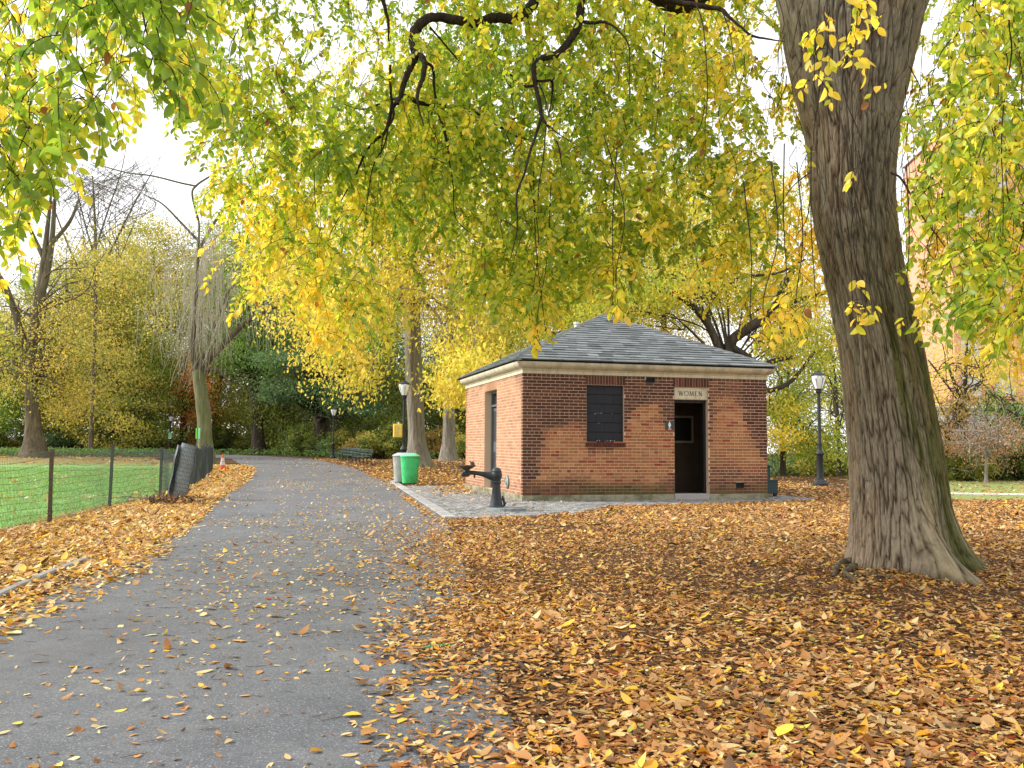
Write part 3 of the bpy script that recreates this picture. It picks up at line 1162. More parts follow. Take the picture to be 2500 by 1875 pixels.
def letters(word, x0, z0, hgt, y, gap, mbx):
    """thick-and-thin capitals with small serifs, as flat prisms"""
    tk, tn, sf = .16, .075, .07

    def st(a, b, w):
        (xa, za), (xb, zb) = a, b
        d = np.array([xb - xa, zb - za]); d /= np.linalg.norm(d)
        n_ = np.array([-d[1], d[0]]) * w / 2
        q = [(xa + n_[0], za + n_[1]), (xb + n_[0], zb + n_[1]), (xb - n_[0], zb - n_[1]), (xa - n_[0], za - n_[1])]
        mbx.prism([(cx0 + X * hgt, z0 + Z * hgt) for X, Z in q], y - .002, y + .004, 1)

    def serif(x, z):
        st((x - .12, z), (x + .12, z), sf)
    cx0 = x0
    for ch in word:
        if ch == 'W':
            st((0.05, 1), (.33, 0), tk); st((.33, 0), (.55, .95), tn); st((.5, 1), (.8, 0), tk); st((.8, 0), (1.08, 1), tn)
            serif(.05, 1); serif(1.08, 1); serif(.52, 1); wd = 1.13
        elif ch == 'O':
            n = 28
            for i in range(n):
                a0, a1 = 2 * PI * i / n, 2 * PI * (i + 1) / n
                w = tn + (tk - tn) * abs(math.cos((a0 + a1) / 2)) ** 1.5
                st((.5 + .47 * math.cos(a0), .5 + .5 * math.sin(a0)), (.5 + .47 * math.cos(a1), .5 + .5 * math.sin(a1)), w * .8)
            wd = 1.0
        elif ch == 'M':
            st((.12, 0), (.2, 1), tn); st((.2, 1), (.52, .02), tk); st((.52, .02), (.86, 1), tn); st((.86, 1), (.94, 0), tk)
            serif(.12, 0); serif(.94, 0); serif(.15, 1); serif(.9, 1); wd = 1.06
        elif ch == 'E':
            st((.14, 0), (.14, 1), tk); st((.05, 1), (.55, 1), tn); st((.05, 0), (.58, 0), tn); st((.14, .52), (.46, .52), tn)
            st((.54, 1), (.54, .84), tn); st((.57, 0), (.57, .17), tn); wd = .64
        elif ch == 'N':
            st((.14, 0), (.14, 1), tn); st((.14, 1), (.8, 0), tk); st((.8, 0), (.8, 1), tn); serif(.14, 0); serif(.8, 1); serif(.1, 1); wd = .92
        cx0 += (wd + gap) * hgt


mb = MB()
letters('WOMEN', 3.592, 2.313, .102, .018, .22, mb)
mb.build('lettering', M['ink'], ln)

# door way: steel frame, open dark door and the dim screen wall behind it
mb = MB()
mb.box((3.507, .2, 1.18), (.05, .16, 2.07)); mb.box((4.27, .2, 1.18), (.055, .16, 2.07)); mb.box((3.888, .2, 2.188), (.708, .16, .06))
mb.build('door_frame', M['door_dark'], B)
mb = MB()
mb.box((3.44, .74, 1.16), (.05, .82, 2.0), bev=.006)
dr = mb.build('door', M['door_dark'], B)
mb = MB()
mb.tube([(3.46, 1.04, 1.05), (3.51, 1.04, 1.05), (3.51, .95, 1.05)], .012, 8)
mb.build('handle', M['dark_steel'], dr, smooth=True)
mb = MB()
mb.box((4.1, 1.29, 1.42), (2.6, .1, 2.56)); mb.box((BW / 2, BD / 2, .085), (BW - .62, BD - .62, .1)); mb.box((BW / 2, BD / 2, 2.69), (BW - .62, BD - .62, .05))
mb.build('interior_screen', M['inside'], B)
mb = MB()
for (u0, u1, z0, z1) in ((3.9, 4.54, 1.86, 1.91), (3.9, 4.54, 1.27, 1.32), (3.9, 3.95, 1.32, 1.86), (4.49, 4.54, 1.32, 1.86)):
    mb.box(((u0 + u1) / 2, 1.225, (z0 + z1) / 2), (u1 - u0, .03, z1 - z0))
mb.build('interior_frame', M['inside_frame'], B)
mb = MB()
mb.box((4.22, 1.232, 1.59), (.54, .012, .54))
mb.build('dark_panel', M['door_dark'], B)

# small wall plate with the figure of a woman
mb = MB()
mb.box((3.365, -.008, 1.65), (.205, .012, .2), bev=.003)
pl = mb.build('toilet_sign', M['plate'], B)
mb = MB()
mb.lathe([(.0135, 0), (.0135, .004)], 14, (3.355, -.0145, 1.722), Matrix.Rotation(PI / 2, 3, 'X'))
body = [(.0, .052), (.016, .05), (.024, .036), (.03, .012), (.031, -.008), (.026, -.024), (.014, -.034), (.0135, -.066), (-.0135, -.066), (-.014, -.034), (-.026, -.024), (-.031, -.008), (-.03, .012), (-.024, .036), (-.016, .05)]
mb.prism([(3.355 + x, 1.654 + z) for x, z in body], -.0182, -.0145, 1)
mb.box((3.358, -.0163, 1.566), (.082, .0036, .014))
mb.build('symbol', M['white_ink'], pl)

# vents
for (u0, u1, z0, z1) in ((2.81, 3.01, 2.578, 2.703), (4.97, 5.165, .27, .392)):
    mb = MB()
    mb.box(((u0 + u1) / 2, .012, z1 - .008), (u1 - u0, .05, .016)); mb.box(((u0 + u1) / 2, .012, z0 + .008), (u1 - u0, .05, .016))
    mb.box((u0 + .008, .012, (z0 + z1) / 2), (.016, .05, z1 - z0 - .034)); mb.box((u1 - .008, .012, (z0 + z1) / 2), (.016, .05, z1 - z0 - .034))
    mb.box(((u0 + u1) / 2, .024, (z0 + z1) / 2), (u1 - u0 - .034, .012, z1 - z0 - .034))
    for k in range(3):
        mb.box(((u0 + u1) / 2, .008, z0 + .035 + k * .026), (u1 - u0 - .036, .016, .006))
    mb.build('wall_vent', M['vent_dark'], B)

# left side: grey steel door in its reveal, with transom, and a round plate by the corner
P3 = lambda v, x, z: (x, v, z)
mb = MB()
for (v0, v1, z0, z1, x) in ((2.29, 2.34, .145, 2.5, .22), (3.41, 3.46, .145, 2.5, .22), (2.34, 3.41, 2.45, 2.5, .22), (2.34, 3.41, 2.13, 2.18, .22)):
    mb.box((x, (v0 + v1) / 2, (z0 + z1) / 2), (.12, v1 - v0, z1 - z0))
mb.build('door_frame', M['door_grey'], B)
mb = MB()
mb.box((.235, 2.60, 1.135), (.05, .505, 1.96), bev=.006); mb.box((.235, 3.14, 1.135), (.05, .505, 1.96), bev=.006)
sd = mb.build('door', M['door_grey'], B)
mb = MB()
for v in (2.47, 2.73, 3.01, 3.27):
    mb.box((.207, v, .65), (.012, .17, .75), bev=.004); mb.box((.207, v, 1.65), (.012, .17, .75), bev=.004)
mb.build('door_panel', M['dark_steel'], sd)
mb = MB(); mb.box((.2, 2.80, 1.1), (.03, .05, .22), bev=.004); mb.tube([(.19, 2.8, 1.16), (.15, 2.8, 1.16), (.15, 2.72, 1.16)], .01, 8)
mb.build('handle', M['vent_dark'], sd)
mb = MB()
mb.box((.24, 2.875, 2.315), (.02, 1.066, .264))
for k in range(6): mb.box((.222, 2.875, 2.205 + k * .043), (.02, 1.06, .012))
mb.build('transom', M['dark_steel'], B)
mb = MB()
R_ = Matrix.Rotation(-PI / 2, 3, 'Y')
mb.lathe([(.135, 0), (.14, .01), (.14, .03), (.115, .042), (.11, .036), (.06, .036), (.05, .05), (.0, .055)], 28, (-.001, 1.2, .375), R_)
mb.build('pipe_cover', M['medal'], B, smooth=True, auto=35)

# ================================================================== STREET FURNITURE
def dup(root, loc, rz=0., label=None, group=None, scale=1.):
    r = root.copy(); COL.objects.link(r)
    r.location = [float(v) for v in loc]; r.rotation_euler = (0, 0, rz); r.scale = (scale,) * 3
    if label: r['label'] = label
    if group: r['group'] = group
    for ch in list(root.children):
        c = ch.copy(); COL.objects.link(c); c.parent = r
        for g_ in list(ch.children):
            d = g_.copy(); COL.objects.link(d); d.parent = c
    return r


# ---- park lamps
def make_lamp(label, loc, rz):
    t = thing('street_lamp', label, 'street lamp', loc, rz, 'park lamp posts')
    mb = MB()
    mb.lathe([(.235, 0), (.235, .10), (.225, .125), (.19, .145), (.175, .19), (.135, .225), (.13, .265)], 8)
    mb.build('base', M['lamp_paint'], t)
    mb = MB()
    mb.lathe([(.108, .262), (.104, .30), (.102, .95), (.112, .965), (.135, .985), (.14, 1.01), (.135, 1.045), (.10, 1.085), (.07, 1.12), (.066, 1.14), (.068, 1.30), (.078, 1.305), (.078, 1.325), (.06, 1.335), (.055, 1.36), (.05, 2.66), (.062, 2.665), (.062, 2.69), (.05, 2.70), (.052, 2.86), (.085, 2.89), (.095, 2.915), (.09, 2.95), (.10, 2.985), (.115, 3.0), (.105, 3.012)], 16)
    mb.build('post', M['lamp_paint'], t, smooth=True, auto=40)
    mb = MB()
    mb.lathe([(.095, 3.0), (.105, 3.03), (.15, 3.14), (.19, 3.25), (.212, 3.34), (.214, 3.385), (.20, 3.43)], 20)
    gl = mb.build('globe', M['lamp_glass'], t, smooth=True)
    mb = MB()
    mb.lathe([(.222, 3.415), (.226, 3.43), (.20, 3.455), (.155, 3.49), (.10, 3.52), (.085, 3.525), (.085, 3.545), (.04, 3.55), (.02, 3.575), (.0, 3.578)], 20)
    mb.build('cap', M['lamp_paint'], t, smooth=True, auto=50)
    mb = MB()
    for k in range(6):
        a = PI / 6 + k * PI / 3
        for sgn in (-1, 1):
            P = []
            for (r, z, da) in ((.10, 3.0, 0), (.158, 3.14, 0), (.197, 3.25, .02), (.216, 3.32, .09), (.221, 3.37, .2), (.219, 3.40, .36), (.214, 3.42, .5)):
                P.append((r * math.cos(a + sgn * da), r * math.sin(a + sgn * da), z))
            mb.tube(P, .005, 5)
    mb.build('cage', M['lamp_paint'], t)
    return t


lp = at(871, 1030, 33.4)
lamp = make_lamp('black park lamp carrying a yellow box, behind the grey and green bins', (lp[0], lp[1], float(gz(lp[0], lp[1]))), .2)
q = gp(1772, 1050)
dup(lamp, (q[0], q[1], q[2] - .02), .35, 'tall black park lamp standing in leaves between the building and the big elm')
q = at(719, 990, 63)
dup(lamp, (q[0], q[1], gz(q[0], q[1])), .1, 'black park lamp at the far end of the row of benches')
q = at(367, 978, 84)
dup(lamp, (q[0], q[1], gz(q[0], q[1])), .5, 'distant black park lamp with a pale green sign, beyond the lawn')
q = at(1786, 1040, 95)
dup(lamp, (q[0], q[1], q[2] - 4.0 + .35), .5, 'tiny lamp down the slope, seen just right of the tall right-hand lamp')

# ---- yellow box on the first lamp
t = thing('call_box', 'yellow box with a pale panel fixed to the lamp post above the bins', 'call box', (lp[0] - .22, lp[1] - .05, 1.45 + float(gz(lp[0], lp[1]))), .28)
mb = MB(); mb.box((0, 0, .25), (.33, .16, .5), bev=.02); mb.build('box', M['yellow'], t)
mb = MB(); mb.box((.01, -.084, .26), (.22, .01, .36), bev=.003); mb.build('panel', M['yellow_pale'], t)
mb = MB()
mb.box((-.094, -.09, .26), (.008, .004, .34))
for k in range(9):
    mb.box((-.03 + rng.random() * .07, -.0905, .11 + k * .035), (.03 + rng.random() * .07, .004, .007))
mb.build('print', M['grey_paint'], t)
mb = MB(); mb.lathe([(.035, .5), (.035, .53), (.02, .54), (.015, .575), (0, .58)], 12, (.03, 0, 0)); mb.build('cap', M['white_band'], t, smooth=True, auto=40)
for z in (.1, .4):
    mb = MB(); mb.box((.175, 0, z), (.06, .05, .04)); mb.build('bracket', M['dark_steel'], t)


# ---- litter bins with slanting slats
def make_bin(label, loc, body, lid, grp):
    t = thing('litter_bin', label, 'litter bin', loc, .3, grp)
    mb = MB()
    mb.lathe([(.205, .02), (.21, .04), (.268, .80), (.272, .812), (.26, .815)], 40)
    mb.build('body', body, t, smooth=True, auto=40)
    mb = MB()
    n = 26
    for k in range(n):
        a0 = 2 * PI * k / n
        V = []
        for (z, r0, tw) in ((.03, .208, 0), (.28, .228, .17), (.54, .248, .34), (.80, .268, .52)):
            for (dr, da) in ((0, -.085), (.014, -.085), (.006, .085), (-.002, .085)):
                a = a0 + tw + da
                V.append(((r0 + dr) * math.cos(a), (r0 + dr) * math.sin(a), z))
        Fc = []
        for i in range(3):
            for j in range(4):
                j2 = (j + 1) % 4
                Fc.append((i * 4 + j, i * 4 + j2, i * 4 + 4 + j2, i * 4 + 4 + j))
        Fc += [(0, 3, 2, 1), (12, 13, 14, 15)]
        mb.add(V, Fc)
    sl = mb.build('slats', body, t)
    mb = MB()
    mb.lathe([(.275, .80), (.295, .805), (.298, .825), (.285, .84), (.19, .885), (.13, .91), (.125, .902), (.10, .90)], 40)
    mb.build('lid', lid, t, smooth=True, auto=30)
    mb = MB()
    mb.lathe([(.21, .0), (.215, .03), (.2, .035)], 30)
    mb.build('base_ring', M['dark_steel'], t, smooth=True, auto=30)
    return t


q = gp(885, 1047.5)
make_bin('bright green litter bin with slanting slats beside the grey bin', (q[0], q[1], .03), M['bin_green'], M['bin_lid_green'], 'litter bins')
q = gp(867.5, 1044.5)
make_bin('pale grey litter bin half hidden by the green bin', (q[0], q[1], .03), M['bin_grey'], M['bin_lid_grey'], 'litter bins')

# ---- drinking fountain
FO = np.array([-.27, 16.4, .03])
t = thing('drinking_fountain', 'black cast iron drinking fountain with long arm and bronze bowl before the building', 'drinking fountain', FO)
mb = MB()
mb.lathe([(.145, .03), (.147, .052), (.135, .062), (.118, .075), (.108, .12), (.092, .22), (.078, .34), (.070, .45), (.068, .465), (.084, .472), (.088, .49), (.084, .505), (.076, .515), (.08, .54), (.096, .575), (.102, .61), (.1, .65), (.09, .672), (.094, .678), (.094, .69), (.085, .70), (.072, .73), (.045, .752), (.018, .76), (0, .761)], 28)
ped = mb.build('pedestal', M['cast_iron'], t, smooth=True, auto=35)
mb = MB()
sec = smooth_path([(-.02, 0, .60, .095), (-.12, 0, .605, .075), (-.25, 0, .635, .05), (-.40, 0, .655, .040), (-.53, 0, .66, .042)], 5)
P_ = sec[:, :3]
V, Fc = [], []
for i in range(len(sec)):
    x, y, z, r = sec[i]
    for k in range(10):
        a = 2 * PI * k / 10
        V.append((x, y + r * .8 * math.cos(a), z + r * math.sin(a)))
for i in range(len(sec) - 1):
    for k in range(10):
        k2 = (k + 1) % 10
        Fc.append((i * 10 + k, i * 10 + k2, i * 10 + 10 + k2, i * 10 + 10 + k))
Fc.append(tuple((len(sec) - 1) * 10 + k for k in range(10)))
mb.add(V, Fc)
mb.box((-.56, 0, .635), (.15, .13, .10), bev=.02)
mb.lathe([(.07, .68), (.06, .70), (.055, .72)], 16, (-.54, 0, 0))
mb.build('arm', M['cast_iron'], t, smooth=True, auto=40)
mb = MB()
mb.lathe([(.06, .715), (.10, .735), (.165, .775), (.178, .79), (.172, .795), (.15, .778), (.08, .755), (.0, .748)], 30, (-.545, 0, 0))
mb.build('bowl', M['bronze'], t, smooth=True, auto=45)
mb = MB()
mb.tube([(-.465, .0, .76), (-.465, 0, .85), (-.475, 0, .862), (-.495, 0, .858)], .010, 8)
mb.prism([(-.452, .775), (-.39, .785), (-.405, .845), (-.425, .86), (-.452, .86)], -.03, .03, 1)
mb.build('spout', M['bronze'], t)
mb = MB(); mb.tube([(-.40, 0, .62), (-.40, 0, .575)], .018, 8); mb.tube([(-.40, 0, .577), (-.40, 0, .56)], .012, 8)
mb.build('push_button', M['dark_steel'], t)
mb = MB()
for k, (x, z, r) in enumerate(((.115, .23, .02), (.125, .19, .032), (.135, .15, .028), (.15, .115, .034), (.145, .085, .026))):
    mb.lathe([(0, -r), (r * .7, -r * .7), (r, 0), (r * .7, r * .7), (0, r)], 8, (x, -.01 * (k % 2), z))
mb.build('cast_leaf', M['cast_iron'], t, smooth=True)
mb = MB()
poly = [(-.2, -.12), (-.05, -.34), (.15, -.42), (.42, -.40), (.56, -.25), (.5, -.02), (.3, .12), (0, .16), (-.15, .06)]
V = [(x, y, -.03) for x, y in poly] + [(x * .96 + .006, y * .96, .036) for x, y in poly] + [(x * .9 + .015, y * .9 - .01, .044) for x, y in poly]
n = len(poly)
Fc = [tuple(range(2 * n, 3 * n))]
for i in range(2):
    for k in range(n):
        k2 = (k + 1) % n
        Fc.append((i * n + k, i * n + k2, i * n + n + k2, i * n + n + k))
mb.add(V, Fc)
mb.build('stone_base', M['stone'], t)

# ---- benches in a row
def make_bench(label, loc, rz, length):
    t = thing('park_bench', label, 'bench', loc, rz, 'park benches along the path')
    mb = MB()
    for k in range(4): mb.box((0, -.05 - k * .105, .44 - .006 * k), (length, .085, .035), bev=.006)
    mb.build('seat', M['bench_green'], t)
    mb = MB()
    Rx = Matrix.Rotation(rad(-12), 3, 'X')
    for k in range(3): mb.box((0, .05 + .028 * k, .57 + k * .115), (length, .03, .09), Rx, bev=.005)
    mb.build('backrest', M['bench_green'], t)
    nl = 4
    for k in range(nl):
        x = -length / 2 + .06 + k * (length - .12) / (nl - 1)
        mb = MB()
        mb.tube([(x, -.40, 0), (x, -.38, .2), (x, -.36, .43)], .022, 6); mb.tube([(x, .05, 0), (x, .0, .2), (x, .02, .43), (x, .12, .86)], .022, 6)
        mb.tube([(x, -.37, .40), (x, 0, .40)], .018, 6)
        mb.build('leg', M['cast_iron'], t)
        mb = MB()
        mb.tube(smooth_path([(x, -.37, .44), (x, -.38, .58), (x, -.3, .68), (x, -.15, .70), (x, 0, .66), (x, .07, .60)], 4), .017, 6)
        mb.build('armrest', M['cast_iron'], t)
    return t


b0, b1 = at(788, 1003, 48.), at(722, 992, 61.)
bd = (b1 - b0)[:2]; blen = np.linalg.norm(bd); bang = math.atan2(bd[1], bd[0])
L3 = blen / 3 - .25
names = ['dark green slatted bench nearest of the row beside the path', 'middle dark green bench of the row beside the path', 'farthest dark green bench of the row, next to its lamp post']
bench = None
for k in range(3):
    p = b0[:2] + bd * ((k + .5) / 3)
    loc = (p[0] + .35, p[1], float(gz(p[0], p[1])))
    if bench is None: bench = make_bench(names[0], loc, bang + PI, L3)
    else: dup(bench, loc, bang + PI, names[k])

# ---- traffic cone
q = gp(480.5, 1018.5)
t = thing('traffic_cone', 'orange traffic cone with a white band at the leafy path edge', 'traffic cone', q, .4)
mb = MB(); mb.box((0, 0, .02), (.38, .38, .04), bev=.012); mb.build('base', M['orange'], t)
mb = MB(); mb.lathe([(.15, .04), (.142, .06), (.035, .70), (.03, .715), (.0, .716)], 24); mb.build('cone', M['orange'], t, smooth=True, auto=40)
mb = MB()
rr = lambda z: .142 + (z - .06) * (.035 - .142) / .64 + .004
mb.lathe([(rr(.27), .27), (rr(.41), .41)], 24, cap=False); mb.build('reflective_band', M['white_band'], t, smooth=True)
mb = MB(); mb.lathe([(rr(.43), .43), (rr(.57), .57)], 24, cap=False); mb.build('reflective_band', M['white_band'], t, smooth=True)

# ---- snow fence of black plastic mesh
fy = [6.6, 9.6, 12.68, 15.72, 18.9, 22.0, 25.3, 28.7, 32.0, 35.3, 38.6, 41.6, 44.]
t = thing('mesh_fence', 'low black plastic mesh fence on thin posts along the lawn edge', 'fence', (float(xf(12.68)), 12.68, 0))
off = np.array([float(xf(12.68)), 12.68, 0])
FH = 1.06
for i, y in enumerate(fy):
    x = float(xf(y))
    mb = MB()
    lean = rng.normal() * .015
    mb.box((0, 0, 0), (.045, .03, 1.0))
    mb.v = [(p[0] + (p[2] + .5) * lean, p[1], p[2]) for p in mb.v]
    hh = FH + (.10 if i == 3 else .02 + .05 * rng.random())
    mb.v = [(p[0], p[1], (p[2] + .5) * hh) for p in mb.v]
    z0 = float(gz(x, y))
    if i == 2: mt = M['rust']
    else: mt = M['green_post']
    # flange of the T-post
    b = len(mb.v)
    mb.box((0, .024, hh / 2), (.012, .018, hh * .98))
    mb.build('post', mt, t, loc=(x - off[0], y - off[1], z0))
for i in range(len(fy) - 1):
    y0, y1 = fy[i], fy[i + 1]
    p0, p1 = np.array([xf(y0) + .03, y0]), np.array([xf(y1) + .03, y1])
    Ls = np.linalg.norm(p1 - p0)
    nv = int(Ls / .034)
    polys, rr_ = [], []
    sag = .05 + .05 * rng.random()
    hs = np.linspace(.0, FH, 12)

    def PF(s, h, i=i, p0=p0, p1=p1, sag=sag):
        p = p0 + (p1 - p0) * s
        dz = -sag * 4 * s * (1 - s) * (h / FH) ** 2
        w = (noise3(np.array(s * 3.1 + i * 7.), np.array(h * 1.5), 0, 8) - .5) * .12 * math.sin(PI * s)
        x, y = p[0] + float(w), p[1]
        return (x, y, float(gz(x, y)) + .02 + h + dz)
    for k in range(nv + 1):
        s = k / nv
        polys.append([PF(s, h) for h in (0, FH * .35, FH * .7, FH)]); rr_.append([.0021] * 4)
    for h in hs:
        polys.append([PF(s, h + .012 * math.sin(s * 9 + h * 7)) for s in np.linspace(0, 1, 14)]); rr_.append([.0031 if 0 < h < FH else .004] * 14)
    if y0 > 20:   # doubled-up netting on the far stretch
        for k in range(nv):
            s = (k + .5) / nv
            polys.append([tuple(np.array(PF(s, h)) + [.10, .0, 0.03]) for h in (0, FH * .5, FH)]); rr_.append([.0028] * 3)
        for h in hs[1:]:
            polys.append([tuple(np.array(PF(s, h)) + [.10, 0, .06]) for s in np.linspace(0, 1, 14)]); rr_.append([.0036] * 14)
    V, Fq = tubes(polys, rr_, 3)
    link('mesh_panel', np_mesh('mesh_panel', V - off[None], Fq, M['mesh_black']), t)

# ---- roll of the same netting leaning by the fence
q = gp(385, 1080)
t = thing('netting_roll', 'leaning roll of black mesh netting standing in leaves by the fence', 'netting roll', (q[0], q[1], 0), .3)
V, Fq = [], []
nt, nzv = 110, 14
lean = Matrix.Rotation(rad(9), 3, 'Y')
for j in range(nzv + 1):
    for k in range(nt + 1):
        a = k / nt * 2 * PI * 3.6
        r = .075 + .026 * a / (2 * PI) + .01 * math.sin(a * 1.3 + j)
        if k > nt - 18: r += .004 * (k - nt + 18)
        h = 1.16 * j / nzv + .03 * math.sin(a * .5)
        V.append(tuple(lean @ Vector((r * 1.05 * math.cos(a), r * .9 * math.sin(a), h))))
V = np.array(V)
i = np.arange(nzv)[:, None] * (nt + 1)
k = np.arange(nt)[None]
Fq = np.stack([i + k, i + k + 1, i + nt + 2 + k, i + nt + 1 + k], -1).reshape(-1, 4)
link('roll', np_mesh('roll', V, [Fq], M['mesh_roll'], True), t)
polys, rr_ = [], []
G = V.reshape(nzv + 1, nt + 1, 3)
for j in range(nzv + 1): polys.append(G[j] * np.array([1.012, 1.012, 1])); rr_.append([.006 if j in (0, nzv) else .0035] * (nt + 1))
for k in range(nt - 34, nt + 1): polys.append(G[:, k] * np.array([1.012, 1.012, 1])); rr_.append([.003] * (nzv + 1))
Vt, Ft = tubes(polys, rr_, 3)
link('netting_strands', np_mesh('netting_strands', Vt, Ft, M['mesh_black']), t)

# ---- small green signs and utility box beyond the lawn
q = at(367, 978, 83.8)
t = thing('notice_sign', 'small pale green notice on the distant lamp post beyond the lawn', 'sign', (q[0], q[1], float(gz(q[0], q[1])) + 1.35))
mb = MB(); mb.box((0, -.12, .27), (.30, .02, .54), bev=.006); mb.build('plate', M['sign_green'], t)
mb = MB(); mb.box((0, -.133, .05), (.28, .006, .07)); mb.build('white_strip', M['white_ink'], t)
for z in (.12, .4):
    mb = MB(); mb.box((0, -.05, z), (.04, .12, .03)); mb.build('bracket', M['dark_steel'], t)
q = at(425, 975, 45)
t = thing('post_sign', 'bright green folded sign on a thin post just behind the fence', 'sign', (q[0], q[1], float(gz(q[0], q[1]))))
zt = float(at(425, 948, 45)[2]) - float(gz(q[0], q[1]))
mb = MB(); mb.tube([(0, 0, 0), (0, 0, zt + .55)], .018, 8); mb.build('post', M['dark_steel'], t)
mb = MB(); mb.box((-.04, -.02, zt + .27), (.065, .012, .53), Matrix.Rotation(.4, 3, 'Z'), bev=.003); mb.build('sign_plate', M['sign_lime'], t)
mb = MB(); mb.box((.085, -.02, zt + .27), (.12, .012, .53), Matrix.Rotation(-.3, 3, 'Z'), bev=.003); mb.build('sign_plate', M['sign_green'], t)
q = at(304, 978, 72)
t = thing('utility_box', 'small pale green utility box at the far edge of the lawn', 'utility box', (q[0], q[1], float(gz(q[0], q[1]))), .3)
mb = MB(); mb.box((0, 0, .22), (.26, .2, .44), bev=.015); mb.build('cabinet', M['util'], t)
mb = MB(); mb.box((0, 0, .46), (.29, .23, .03), bev=.008); mb.build('lid', M['white_band'], t)
mb = MB(); mb.box((.02, -.105, .22), (.2, .012, .34), bev=.004); mb.build('hatch', M['sign_green'], t)

# ---- dark teal storage box against the right-hand wall
t = thing('storage_box', 'dark teal wooden box with sloping lid beside the right building wall', 'storage box', (5.62, 21.25, .02), BYAW)
mb = MB()
mb.box((.36, .25, .22), (.72, .5, .31), bev=.01); mb.build('bin', M['teal'], t)
mb = MB(); mb.prism([(.02, .38), (.56, .38), (.56, .70), (.02, .88)], .08, .5, 1); mb.build('hutch', M['teal'], t)
mb = MB(); mb.prism([(-.0, .888), (.61, .684), (.61, .706), (-.0, .912)], .05, .53, 1); mb.build('lid', M['teal_lid'], t)
mb = MB(); mb.box((.36, .25, .386), (.75, .53, .018), bev=.004); mb.build('rim', M['teal_lid'], t)
for x in (.06, .66):
    for y in (.05, .45):
        mb = MB(); mb.box((x, y, .03), (.07, .07, .075)); mb.build('foot', M['vent_dark'], t)

# ---- kerb stones showing through the leaves at the left
for k, (A_, B_) in enumerate((((0, 1290), (62, 1262)), ((78, 1255), (120, 1237)), ((132, 1233), (188, 1212)))):
    p, q = gp(*A_), gp(*B_)
    if k == 0: p = p + (p - q) * .8
    mb = MB()
    d = (q - p)[:2]; ln_ = np.linalg.norm(d); a = math.atan2(d[1], d[0])
    c = (p + q) / 2
    mb.box((0, 0, -.002), (ln_, .085, .09), bev=.014)
    o = mb.build('kerb_stone', M['kerb'])
    o.location = (c[0], c[1], 0); o.rotation_euler = (0, 0, a)
    tag(o, ['long pale kerb stone nearest the viewer among leaves at the left path edge', 'short middle kerb stone between two longer ones in the left leaves', 'farthest pale kerb stone in the left leaves, nearest the fence'][k], 'kerb stone', 'kerb stones at the left path edge')

# ---- odds and ends on the ground
q = gp(945, 1405)
mb = MB(); mb.tube([(-.095, -.02, 0), (-.03, .0, .004), (.10, .03, .003)], .0065, 8)
o = mb.build('drinking_straw', M['straw'], smooth=True); o.location = (q[0], q[1], .022); o.rotation_euler = (0, 0, .3)
tag(o, 'flat green plastic straw lying at the edge of the leaves on the path', 'straw')


